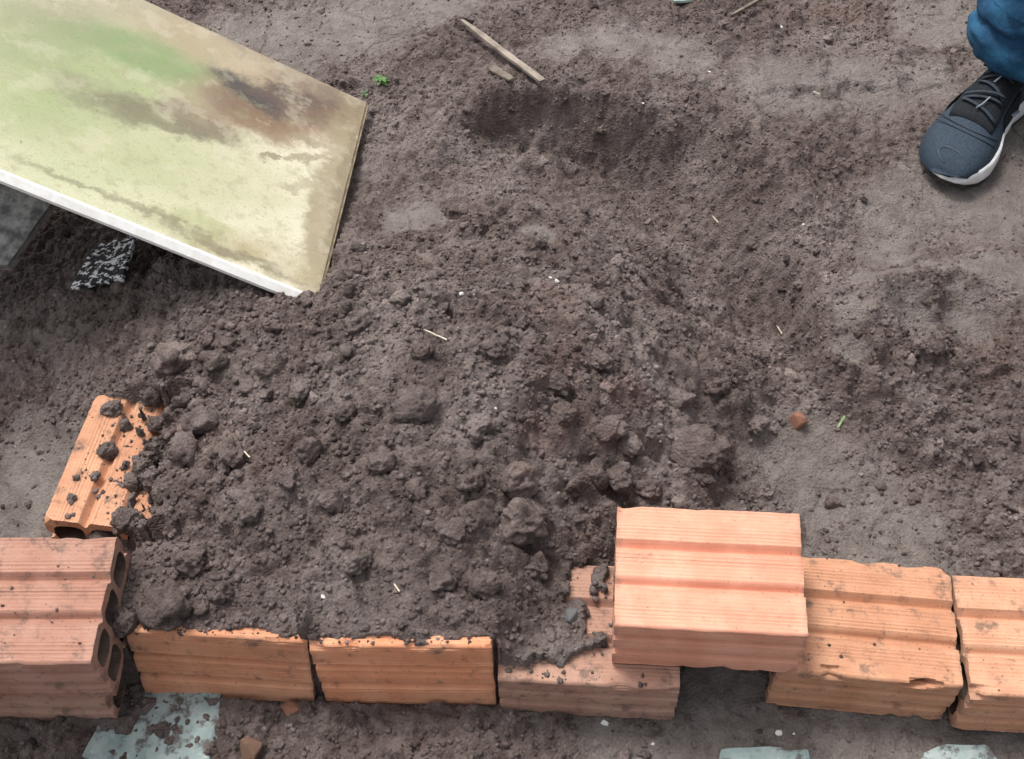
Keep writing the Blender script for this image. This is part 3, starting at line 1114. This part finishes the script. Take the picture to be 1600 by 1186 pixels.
def brick_top_at(u, v):
    """where the sight line meets the top of the brick that points away"""
    kind, p, r = BR['end']
    M_ = Matrix.Translation(p) @ rotm(*r)
    nn = np.array((M_.to_3x3() @ Vector((0, 0, 1)))[:])
    p0 = np.array((M_ @ Vector((0, 0, H)))[:])
    d = ray(u, v)
    t = ((p0-CP) @ nn)/(d @ nn)
    return CP+d*t, t


for i, (u, v, wp, hp, lab) in enumerate(CLODS):
    P, t = hit(u, v+hp*.25)
    if lab == CA and u < 260 and v < 825:
        Q, tq = brick_top_at(u, v+hp*.25)
        lx, ly = to_local('end', Q[0], Q[1])
        if abs(lx) < W/2 and abs(ly) < L/2 and Q[2] > P[2]-.004:
            P, t = Q, tq
    o = bpy.data.objects.new('soil_clod', PALE[i % 3] if lab and 'pale' in lab else BIG[i % len(BIG)])
    COL.objects.link(o)
    rw, rh = wp*t/2*1.02, hp*t/2*1.1
    o.location = (P[0], P[1], P[2]+rh*(.5 if lab and 'pale' in lab else .3))
    o.rotation_euler = (random.uniform(-.3, .3), random.uniform(-.3, .3), random.uniform(0, 6.28) if abs(wp-hp) < 10 else random.choice((0, 3.14))+random.uniform(-.3, .3))
    o.scale = (rw, (rw+rh)/2, rh)
    g = 'soil clods on the far-pointing brick' if lab == CA else 'soil clods on the mound'
    tag(o, lab or CL, 'soil clod', g)

# ------------------------------------------------------------------ stones, chips, sticks, plants
M_RED = plain('red_clay_chip', (.20, .095, .065), (.32, .16, .11), .9, 90, .6, .002, .2)
M_BRN = plain('brown_stone', (.15, .09, .065), (.21, .13, .095), .9, 90, .6, .002, .2)
M_GRY = plain('grey_stone', (.10, .10, .105), (.15, .15, .155), .85, 90, .5, .002, .2)
M_WHT = plain('white_chip', (.62, .60, .56), (.75, .73, .70), .7, 200, .3)


def stone(name, u, v, wp, hp, mat, lab, cat, seed, group=None, amp=.35):
    """angular chip: bevelled hull of random points, bedded in the soil"""
    P, t = hit(u, v+hp*.3)
    rs = random.Random(seed*17+3)
    bm = bmesh.new()
    for _ in range(15):
        d = Vector((rs.gauss(0, 1), rs.gauss(0, 1), rs.gauss(0, 1))).normalized()
        bm.verts.new(Vector((d.x, d.y, d.z))*rs.uniform(.75, 1.1))
    r = bmesh.ops.convex_hull(bm, input=bm.verts[:])
    for q in [g for g in r['geom_interior'] if isinstance(g, bmesh.types.BMVert)]:
        bm.verts.remove(q)
    bmesh.ops.bevel(bm, geom=bm.edges[:], offset=.07, segments=1, affect='EDGES')
    me = bpy.data.meshes.new(name)
    bm.to_mesh(me); bm.free()
    o = link(name, me, mat)
    rw, rh = wp*t/2, hp*t/2
    o.scale = (rw, (rw+rh)/2, rh)
    o.rotation_euler = (0, 0, rs.uniform(-.5, .5))
    o.location = (P[0], P[1], P[2]+rh*.12)
    return tag(o, lab, cat, group)


stone('clay_chunk', 1243, 650, 42, 32, M_RED, 'small red brick chunk on bare soil at the right foot of the mound', 'chunk', 5)
stone('brown_stone', 394, 1160, 48, 42, M_BRN, 'brown stone on the soil in front of the left upright brick', 'stone', 6)
stone('grey_stone', 894, 950, 32, 40, M_GRY, 'small blue grey stone chip lying at the edge of the half buried brick', 'stone', 7)
stone('clay_chunk', 458, 1102, 40, 20, M_RED, 'reddish brick chip at the foot of the left upright brick', 'chunk', 8)
for i, (u, v, s_) in enumerate(((870,437,10),(722,457,10),(505,930,10),(860,432,7),(774,636,9),(945,1126,16),(1216,1142,16),(740,458,7),(1255,350,7),(1005,160,7),(1020,1160,8),(1240,1145,6),(1220,40,8),(1108,110,6))):
    stone('white_chip', u, v, s_, s_*.8, M_WHT, 'tiny white chip lying on the dark soil', 'chip', 20+i, 'white chips scattered on the soil', .6)


def flat_stick(name, p, q, width, th, mat, lab, seg=14, lift=.004, tip=.35):
    p, q = Vector(tuple(map(float, p))), Vector(tuple(map(float, q)))
    d = (q-p); s = d.cross(Vector((0, 0, 1))).normalized(); nz_ = s.cross(d).normalized()
    V, Fc = [], []
    for i in range(seg+1):
        t = i/seg
        c = p+d*t+nz_*(lift)+s*noise.noise((t*3, width*900, 0))*width*.08+nz_*noise.noise((t*2.5, 5, width))*.0012
        w_ = width*(tip+(1-tip)*min(1, t*4))*(1+.2*noise.noise((t*9, 3, 1)))/2
        V += [c-s*w_, c+s*w_, c+s*w_*.9+nz_*th, c-s*w_*.9+nz_*th*.9]
    for i in range(seg):
        for k_ in range(4):
            a, b_ = i*4+k_, i*4+(k_+1) % 4
            Fc.append((a, b_, b_+4, a+4))
    Fc += [(3, 2, 1, 0), tuple(seg*4+k_ for k_ in range(4))]
    c0 = (p+q)/2
    o = link(name, pydata(name, [v-c0 for v in V], Fc), mat)
    o.location = c0
    return o


M_WOOD = plain('weathered_wood', (.17, .14, .115), (.31, .265, .225), .85, 30, .5, .001, .2, (1, 1, 1))
M_WOOD2 = plain('dark_twig', (.10, .08, .065), (.19, .16, .13), .9, 60, .5, .001, .2)
M_STRAW = plain('dry_straw', (.50, .44, .33), (.62, .56, .44), .8, 80)


def h3(u, v, dz=0):
    P, t = hit(u, v)
    return P+np.array([0, 0, dz])


o = flat_stick('wooden_stick', h3(722, 46, .012), h3(848, 143, .014), .0115, .004, M_WOOD, '', tip=.45)
tag(o, 'flat weathered wooden stick lying on the bank behind the hollow', 'stick')
o = flat_stick('wood_chip', h3(800, 132, .003), h3(768, 110, .002), .014, .003, M_WOOD2, '', seg=6, tip=.6)
tag(o, 'short dark wood chip beside the flat wooden stick', 'wood chip')
o = flat_stick('twig', h3(1140, 34, .004), h3(1196, 4, .008), .006, .005, M_WOOD2, '')
tag(o, 'thin dark twig near the top edge right of centre', 'twig')
o = flat_stick('glass_shard', h3(1052, 8, .004), h3(1092, 1, .008), .022, .004, plain('pale_teal', (.26, .36, .33), (.38, .47, .43), .4, 40), '', seg=5, tip=.5)
tag(o, 'small pale teal shard at the top edge', 'shard')
for u, v, u2, v2 in ((1213,516,1220,530),(1112,343,1121,355),(617,918,626,932),(384,712,394,724),(664,522,700,540),(1270,150,1280,156)):
    o = flat_stick('straw', h3(u, v, .003), h3(u2, v2, .006), .0016, .0010, M_STRAW, '', seg=4)
    tag(o, 'short pale straw bit lying on the soil', 'straw', 'straw bits on the soil')

M_LEAF = plain('fresh_green', (.05, .13, .03), (.10, .20, .05), .6, 80)
M_LEAFD = plain('dull_green', (.06, .11, .05), (.10, .16, .08), .7, 80)


def sprig(u, v, size, nleaf, mat, lab, seed):
    P, t = hit(u, v)
    rs = random.Random(seed)
    root = empty('weed_seedling', (float(P[0]), float(P[1]), float(P[2])))
    V, Fc = [], []
    for i in range(5):
        a = 2*math.pi*i/5
        V.append((math.cos(a)*.0012, math.sin(a)*.0012, -.006))
    for i in range(5):
        a = 2*math.pi*i/5
        V.append((math.cos(a)*.0008, math.sin(a)*.0008, size*.45))
    Fc = [(i, (i+1) % 5, 5+(i+1) % 5, 5+i) for i in range(5)]+[tuple(range(5, 10))]
    link('stem', pydata('stem', V, Fc), mat, root)
    for i in range(nleaf):
        a = i*2.4+rs.uniform(-.3, .3)
        ln = size*rs.uniform(.5, .95); wd = ln*.30
        z0 = size*rs.uniform(.1, .45); lift = rs.uniform(.15, .8)
        V = []
        for k_ in range(6):
            s_ = k_/5
            ww = wd*math.sin(math.pi*min(.98, s_*.95+.04))
            x_ = ln*s_; zz = z0+ln*lift*s_-ln*.6*s_*s_*.8
            V += [(x_, -ww, zz+ww*.25), (x_, 0, zz), (x_, ww, zz+ww*.25)]
        Fc = []
        for k_ in range(5):
            Fc += [(k_*3, k_*3+3, k_*3+4, k_*3+1), (k_*3+1, k_*3+4, k_*3+5, k_*3+2)]
        me = pydata('leaf', V, Fc)
        me.transform(Matrix.Rotation(a, 4, 'Z'))
        link('leaf', me, mat, root, True)
    tag(root, lab, 'plant')


sprig(596, 128, .016, 11, M_LEAF, 'tiny bright green seedling just beyond the far corner of the board', 1)
sprig(572, 148, .011, 6, M_LEAFD, 'tiny dull green seedling touching the far corner of the board', 2)


def blade(u, v, u2, v2, lab, mat):
    P, t = hit(u, v)
    Q = P+ (RT*(u2-u)+UP*(v-v2))*t*1.0
    o = flat_stick('grass_blade', P-np.array([0, 0, .002]), Q, .003, .0006, mat, '', seg=6, lift=.002, tip=1.0)
    tag(o, lab, 'grass blade')


M_BLADE = plain('grass_green', (.16, .24, .10), (.28, .36, .18), .6, 60)
M_BLADE2 = plain('grass_yellow', (.42, .40, .18), (.50, .48, .25), .6, 60)
blade(1309, 668, 1320, 650, 'short green grass blade right of the red brick chunk', M_BLADE)
blade(465, 632, 486, 614, 'pale green grass blade lying on the left of the mound', M_BLADE)
blade(276, 1006, 290, 990, 'yellow green grass blade on top of the left upright brick', M_BLADE2)

# ------------------------------------------------------------------ person: sneakers and jeans in view
M_MESH = plain('slate_mesh', (.018, .031, .048), (.034, .052, .075), .75, 420, .7, .0008, .3)
M_DARK = plain('black_knit', (.008, .010, .013), (.017, .020, .025), .85, 300, .6, .0008, .2)
M_SOLE = plain('white_foam', (.78, .79, .80), (.66, .66, .65), .55, 60, .15, .001)
M_RUB = plain('dark_rubber', (.02, .02, .022), (.05, .045, .04), .8, 60)
M_LACE = plain('navy_lace', (.018, .026, .038), (.035, .046, .06), .8, 300)
M_PALE = plain('grey_print', (.20, .24, .28), (.26, .30, .34), .6, 200)
M_MARK = plain('slate_print', (.075, .095, .12), (.10, .12, .15), .6, 200)
SLEN = .300


def outline(n, med, inset=0.0):
    """plan of a right shoe sole, toe towards +x, inner side +y (med = +1)"""
    ts = [0, .02, .06, .14, .28, .42, .56, .70, .80, .89, .95, .985, 1]
    lat = [0, .016, .026, .033, .035, .038, .044, .050, .050, .041, .028, .015, 0]
    mi = [0, .016, .026, .033, .032, .029, .035, .047, .048, .041, .030, .017, 0]
    cx = [0, 0, 0, 0, 0, 0, .001, .004, .007, .010, .012, .013, .013]
    u = (1-np.cos(np.linspace(0, np.pi, n//2+1)))/2
    a = np.stack([u*SLEN, np.interp(u, ts, cx)+np.interp(u, ts, mi)], -1)
    b_ = np.stack([u*SLEN, np.interp(u, ts, cx)-np.interp(u, ts, lat)], -1)
    P = np.concatenate([b_, a[::-1][1:-1]])
    c = np.array([SLEN*.5, .004])
    if inset:
        P = c+(P-c)*(1-inset/np.maximum(np.hypot(*(P-c).T), .03))[:, None]
    P[:, 1] *= med
    return P


def spring(x):
    t = np.asarray(x)/SLEN
    return .016*np.clip((t-.72)/.28, 0, 1)**2+.006*np.clip((.10-t)/.10, 0, 1)**2


def rings(name, loops, cap0=True, cap1=True):
    V = np.concatenate(loops)
    n = len(loops[0])
    Fc = []
    for i in range(len(loops)-1):
        for j in range(n):
            k_ = (j+1) % n
            Fc.append((i*n+j, i*n+k_, (i+1)*n+k_, (i+1)*n+j))
    if cap0:
        Fc.append(tuple(range(n))[::-1])
    if cap1:
        Fc.append(tuple((len(loops)-1)*n+j for j in range(n)))
    me = pydata(name, V, Fc)
    bm = bmesh.new(); bm.from_mesh(me); bmesh.ops.recalc_face_normals(bm, faces=bm.faces); bm.to_mesh(me); bm.free()
    return me


def tube(name, pts, r, mat, parent, n=8, flat=1.0):
    pts = [Vector(tuple(map(float, p))) for p in pts]
    loops = []
    for i, p in enumerate(pts):
        d = (pts[min(i+1, len(pts)-1)]-pts[max(i-1, 0)]).normalized()
        s = d.cross(Vector((0, 0, 1)))
        s = s.normalized() if s.length > 1e-4 else Vector((1, 0, 0))
        t_ = s.cross(d)
        loops.append(np.array([p+s*math.cos(a)*r+t_*math.sin(a)*r*flat for a in [2*math.pi*q/n for q in range(n)]]))
    return link(name, rings(name, loops), mat, parent, True)


def sneaker(med, loc, heading, parent):
    root = empty('sneaker', loc)
    root.rotation_euler = (0, 0, heading)
    root.scale = (1.08, 1.13, 1.12)
    if parent:
        root.parent = parent
    n = 72
    lv = []
    for zf, ins in ((0, .004), (.12, .001), (.45, -.0015), (.8, .000), (1.0, .004)):
        P = outline(n, med, ins)
        t = P[:, 0]/SLEN
        P[:, 0] -= np.clip((t-.93)/.07, 0, 1)*.010*zf
        P[:, 1] -= np.where(P[:, 1]*med < 0, -1, 0)*med*np.interp(t, [0, .6, .75, 1], [0, 0, .004, .003])
        top = np.interp(t, [0, .25, .5, .70, .86, .96, 1], [.042, .036, .030, .030, .026, .016, .010])*np.where(P[:, 1]*med > .004, 1.0, np.interp(t, [0, .5, .70, 1], [1, .7, .25, .25]))
        lv.append(np.column_stack([P, .004+spring(P[:, 0])+zf*top]))
    sole = link('midsole', rings('midsole', lv), M_SOLE, root, True)
    P0 = outline(n, med, .003)
    link('outsole', rings('outsole', [np.column_stack([P0, spring(P0[:, 0])-.001]), np.column_stack([P0, spring(P0[:, 0])+.0045])]), M_RUB, root)
    # upper, lofted from heel to toe
    st = np.concatenate([np.linspace(.004, .06, 5), np.linspace(.09, .90, 28), np.linspace(.92, .990, 9)])
    ts = [0, .02, .06, .14, .28, .42, .56, .70, .80, .89, .95, .985, 1]
    lat = np.array([.006, .017, .026, .032, .034, .038, .045, .052, .052, .044, .031, .018, .004])*1.0
    mi = np.array([.006, .017, .026, .032, .031, .029, .034, .046, .047, .041, .030, .018, .004])*.97
    cx = [0, 0, 0, 0, 0, 0, .001, .004, .007, .010, .012, .013, .013]
    hh = lambda t: np.interp(t, [0, .05, .14, .26, .36, .46, .58, .70, .80, .88, .94, .975, 1], [.086, .094, .092, .088, .094, .091, .078, .064, .056, .050, .042, .034, .020])
    A = np.linspace(0, np.pi, 25)
    loops = []
    for t in st:
        z0 = .016+float(spring(t*SLEN))
        h_ = float(hh(t))
        ex = np.interp(t, [0, .3, .5, .7, .85, 1], [.75, .85, .95, .85, .72, .75])
        row = []
        for a in A:
            c, s = math.cos(a), math.sin(a)
            hw = np.interp(t, ts, mi) if c > 0 else np.interp(t, ts, lat)
            pinch = 1-.30*np.interp(t, [0, .2, .45, .6, .8], [.6, .9, 1, .6, .1])*s**2
            row.append((t*SLEN, med*(np.interp(t, ts, cx)+math.copysign(abs(c)**ex, c)*hw*pinch), z0+(h_-z0)*abs(s)**ex-(.009*(1-s)*(t > .5) if c < 0 else 0)))
        loops.append(np.array(row))
    V = np.concatenate(loops)
    m_ = len(A)
    Fc = []
    for i in range(len(loops)-1):
        for j in range(m_-1):
            Fc.append((i*m_+j, (i+1)*m_+j, (i+1)*m_+j+1, i*m_+j+1))
    Fc += [tuple(range(m_)), tuple((len(loops)-1)*m_+j for j in range(m_))[::-1]]
    me = pydata('upper', V, Fc)
    bm = bmesh.new(); bm.from_mesh(me); bmesh.ops.recalc_face_normals(bm, faces=bm.faces); bm.to_mesh(me); bm.free()
    upper = link('upper', me, M_MESH, root, True)

    def surf(t, a, off=0.0):
        z0 = .018+float(spring(t*SLEN)); h_ = float(hh(t))
        ex = np.interp(t, [0, .3, .5, .7, .85, 1], [.75, .85, .95, .85, .72, .75])
        c, s = math.cos(a), math.sin(a)
        hw = np.interp(t, ts, mi) if c > 0 else np.interp(t, ts, lat)
        pinch = 1-.30*np.interp(t, [0, .2, .45, .6, .8], [.6, .9, 1, .6, .1])*s**2
        return np.array([t*SLEN, med*(np.interp(t, ts, cx)+math.copysign(abs(c)**ex, c)*(hw*pinch+off)), z0+(h_-z0+off)*abs(s)**ex])
    # dark lace panel, heel collar and tongue
    def patch(name, t0, t1, a0, a1, off, mat, par, nt_=14, na=12, edge=.0):
        loop = []
        for i in range(nt_+1):
            t = t0+(t1-t0)*i/nt_
            f_ = 1-edge*(i/nt_)**3
            mid, hf = (a0+a1)/2, (a1-a0)/2*f_
            loop.append([surf(t, mid-hf+2*hf*j/na, off) for j in range(na+1)])
        Vp = [p for r_ in loop for p in r_]+[p-np.array([0, 0, .004]) for r_ in loop for p in r_]
        q = na+1; o2 = (nt_+1)*q
        Fp = []
        for i in range(nt_):
            for j in range(na):
                Fp.append((i*q+j, (i+1)*q+j, (i+1)*q+j+1, i*q+j+1))
        for i in range(nt_):
            Fp += [(i*q, o2+i*q, o2+(i+1)*q, (i+1)*q), (i*q+na, (i+1)*q+na, o2+(i+1)*q+na, o2+i*q+na)]
        for j in range(na):
            Fp.append((nt_*q+j, o2+nt_*q+j, o2+nt_*q+j+1, nt_*q+j+1))
        return link(name, pydata(name, Vp, Fp), mat, par, True)
    patch('lace_panel', .30, .735, .66, 2.48, .0018, M_DARK, root, edge=.35)
    patch('heel_counter', .01, .34, .12, 3.02, .0016, M_DARK, root)
    tong = []
    for i in range(9):
        s_ = i/8
        x_ = SLEN*(.46-.17*s_); zc = .094+.055*s_
        tong.append(np.array([(x_+.006*math.cos(a)-.004*s_, .030*(1-.15*s_)*math.sin(a), zc+.003*math.cos(a)-.010*abs(math.sin(a))) for a in np.linspace(0, 2*math.pi, 16, endpoint=False)]))
    link('tongue', rings('tongue', tong), M_DARK, root, True)
    sock = []
    for i in range(8):
        s_ = i/7
        sock.append(np.array([(SLEN*.22+(.052-.010*s_)*math.cos(a), (.031+.006*s_)*math.sin(a), .07+.10*s_) for a in np.linspace(0, 2*math.pi, 20, endpoint=False)]))
    link('sock', rings('sock', sock), M_DARK, root, True)
    # laces: straight bars and one crossing pair, then a bow
    for i, t in enumerate((.44, .50, .56, .62, .67)):
        dt = .022 if i % 2 else -.022
        pts = [surf(t+dt*(q/8-.5)*2, 1.02+1.10*q/8, .0045) for q in range(9)]
        tube('lace', pts, .0026, M_LACE, root, 8, .6)
    for i, t in enumerate((.47, .60)):
        pts = [surf(t+.06*(q/8-.5), 1.02+1.10*q/8, .007) for q in range(9)]
        tube('lace', pts, .0024, M_LACE, root, 8, .6)
    for t in (.50, .64):
        a_ = [surf(t-.02, 1.50, .0075), surf(t+.02, 1.56, .0078), surf(t+.05, 1.62, .007)]
        tube('lace_tip', a_, .0011, M_PALE, root, 6)
    for sgn in (0, 1):
        b0 = surf(.43, 1.57, .008)
        pts = [b0+np.array([.018*math.sin(q/10*math.pi)*(1 if sgn else .4), (1 if sgn else -1)*.030*math.sin(q/10*math.pi*.5)*math.cos(q/10*1.2), -.010*(q/10)**2]) for q in range(11)]
        tube('lace_bow', pts, .0022, M_LACE, root, 8, .7)
    # seam arcs over the toe and the small toe mark
    for t0, rr in ((.78, .012), (.80, .008)):
        pts = [surf(t0-rr*6*((q/16-.5)*2)**2, .55+2.04*q/16, .0006) for q in range(17)]
        tube('toe_seam', pts, .0007, M_LACE, upper, 6)
    mk = [surf(.93+.030*math.cos(q/18*2*math.pi), 1.62+.36*math.sin(q/18*2*math.pi), .0006) for q in range(13)]
    tube('toe_mark', mk, .0005, M_MARK, upper, 6)
    # side overlay rising from the sole at mid foot
    for a0, a1 in ((.10, .55), (2.62, 3.04)):
        patch('side_overlay', .40, .60, a0, a1, .0012, M_DARK, root, 8, 6)
    pts = [surf(.43+.012*q, .20+.02*q, .0035) for q in range(7)]
    tube('side_tab', pts, .003, M_PALE, root, 8, .4)
    return root


HEAD = math.atan2(-.70, -.66)
toe = unproj(1452, 282, .042)
fwd = np.array([math.cos(HEAD), math.sin(HEAD), 0])
heel = toe-fwd*(SLEN*1.08-.004)
per = empty('person', (float(heel[0]+.15), float(heel[1]), 0))
tag(per, 'person in blue jeans and dark slate sneaker with white sole, standing at the upper right', 'person')
bpy.context.view_layer.update()
poff = Vector(per.location)
z1 = float(np.median(gz(heel[0]+fwd[0]*np.linspace(0, .29, 12), heel[1]+fwd[1]*np.linspace(0, .29, 12))))
s1 = sneaker(1, Vector((float(heel[0]), float(heel[1]), z1))-poff, HEAD, per)
HEAD2 = R(-98)
h2 = np.array([heel[0]+.34, heel[1]-.06])
z2 = float(gz(h2[0], h2[1]-.1))
s2 = sneaker(-1, Vector((float(h2[0]), float(h2[1]), z2))-poff, HEAD2, per)
# level the soil under the shoes is left as it lies; jeans as one garment
m, n, b = newmat('denim')
k = NT(n)
vv = k.coord('Object')
wv = k.noise(k.mapping(vv, scale=(1, 1, .25)), 900, 2, .6)
fd = k.noise(vv, 14, 5, .6)
dc = k.mix(k.rng(fd, .34, .68), (.008, .038, .090), (.022, .100, .190))
dc = k.mix(k.rng(wv, .5, .75, 0, .35), dc, (.07, .16, .25))
k.inp(b.inputs['Base Color'], dc)
b.inputs['Roughness'].default_value = .85
b.inputs['Specular IOR Level'].default_value = .2
k.inp(b.inputs['Normal'], k.bump(k.noise(vv, 60, 5, .7), .5, .004))
M_DENIM = m


def leg_loops(ax, ay, zb, hx, hy, seed, head):
    loops = []
    NZ, NA = 120, 72
    for i in range(NZ+1):
        s_ = i/NZ
        z = zb+.090+(.86-.090)*s_
        cx_ = ax+(hx-ax)*s_**1.2
        cy_ = ay+(hy-ay)*s_**1.2
        r0 = np.interp(s_, [0, .06, .14, .3, .5, .75, 1], [.084, .088, .078, .078, .083, .096, .108])
        row = []
        for j in range(NA):
            a = 2*math.pi*j/NA
            bunch = math.exp(-((s_-.07)/.085)**2)
            ph = 2.2*noise.noise((math.cos(a)*1.3+seed, math.sin(a)*1.3, s_*2))
            f_ = .0095*bunch*(1.6*abs(math.sin(s_*42+ph*1.7+math.cos(a-head+.6)*1.3))**.7-.9)
            f_ += .006*bunch*noise.noise((math.cos(a)*3, math.sin(a)*3+seed, s_*40))
            f_ += .0045*bunch*abs(noise.noise((math.cos(a)*2.2+9, math.sin(a)*2.2+seed, s_*60)))
            f_ += .007*noise.noise((math.cos(a)*1.6+seed, math.sin(a)*1.6, s_*9))*(1-.4*bunch)
            r_ = r0+f_
            zz = z
            if s_ < .12:      # front of the hem rides up on the shoe
                zz += (.030*(.5+.5*math.cos(a-head))-.012)*(1-s_/.12)
            row.append((cx_+r_*math.cos(a)*1.0, cy_+r_*math.sin(a), zz))
        loops.append(np.array(row))
    return loops


aL = heel+fwd*.085
hipc = (float(aL[0]+.17), float(aL[1]+.02))
LA = leg_loops(float(aL[0]), float(aL[1]), z1, hipc[0]-.085, hipc[1], 1.0, HEAD)
LB = leg_loops(float(h2[0]), float(h2[1])-.085, z2, hipc[0]+.085, hipc[1], 6.0, HEAD2)
V, Fc = [], []
for loops in (LA, LB):
    o0 = len(V)
    n_ = len(loops[0])
    inner = loops[0].copy()
    c_ = inner.mean(0)
    inner = c_+(inner-c_)*.93+np.array([0, 0, .0])
    deep = inner+np.array([0, 0, .09])
    allp = [deep, inner]+loops
    for lp in allp:
        V += [tuple(p) for p in lp]
    for i in range(len(allp)-1):
        for j in range(n_):
            k_ = (j+1) % n_
            Fc.append((o0+i*n_+j, o0+i*n_+k_, o0+(i+1)*n_+k_, o0+(i+1)*n_+j))
# seat and waist
n_ = 72
wl = []
for i in range(10):
    s_ = i/9
    row = []
    for j in range(n_):
        a = 2*math.pi*j/n_
        row.append((hipc[0]+(.190-.025*s_)*math.cos(a), hipc[1]+(.115-.012*s_)*math.sin(a), .80+.24*s_))
    wl.append(row)
o0 = len(V)
for r_ in wl:
    V += r_
for i in range(9):
    for j in range(n_):
        k_ = (j+1) % n_
        Fc.append((o0+i*n_+j, o0+i*n_+k_, o0+(i+1)*n_+k_, o0+(i+1)*n_+j))
Fc += [tuple(o0+j for j in range(n_))[::-1], tuple(o0+9*n_+j for j in range(n_))]
me = pydata('jeans', [Vector(p)-poff for p in V], Fc)
bm = bmesh.new(); bm.from_mesh(me); bmesh.ops.recalc_face_normals(bm, faces=bm.faces); bm.to_mesh(me); bm.free()
link('jeans', me, M_DENIM, per, True)

# upper body above the frame: one skinned figure
bx_, by_ = hipc
J = {'pelvis': (bx_, by_, .98, .11), 'waist': (bx_, by_, 1.10, .12), 'chest': (bx_, by_-.01, 1.32, .14), 'neck0': (bx_, by_-.01, 1.47, .065),
     'neck': (bx_, by_-.02, 1.54, .055), 'chin': (bx_, by_-.035, 1.60, .075), 'head': (bx_, by_-.03, 1.68, .098), 'crown': (bx_, by_-.02, 1.75, .075),
     'shl': (bx_-.17, by_, 1.42, .062), 'ell': (bx_-.24, by_+.03, 1.13, .045), 'wrl': (bx_-.23, by_-.05, .90, .030), 'hal': (bx_-.22, by_-.07, .82, .036),
     'shr': (bx_+.17, by_, 1.42, .062), 'elr': (bx_+.24, by_+.03, 1.13, .045), 'wrr': (bx_+.23, by_-.05, .90, .030), 'har': (bx_+.22, by_-.07, .82, .036)}
names = list(J)
E_ = [('pelvis', 'waist'), ('waist', 'chest'), ('chest', 'neck0'), ('neck0', 'neck'), ('neck', 'chin'), ('chin', 'head'), ('head', 'crown'),
      ('chest', 'shl'), ('shl', 'ell'), ('ell', 'wrl'), ('wrl', 'hal'), ('chest', 'shr'), ('shr', 'elr'), ('elr', 'wrr'), ('wrr', 'har')]
me = bpy.data.meshes.new('body')
me.from_pydata([Vector(J[q][:3])-poff for q in names], [(names.index(a), names.index(b_)) for a, b_ in E_], [])
body = link('body', me, plain('dark_shirt_cloth', (.05, .05, .055), (.09, .09, .095), .9, 40), per)
sk = body.modifiers.new('skin', 'SKIN')
for q, sv in zip(names, me.skin_vertices[0].data):
    sv.radius = (J[q][3], J[q][3])
me.skin_vertices[0].data[0].use_root = True
body.modifiers.new('sub', 'SUBSURF').levels = 2
body.modifiers['sub'].render_levels = 2
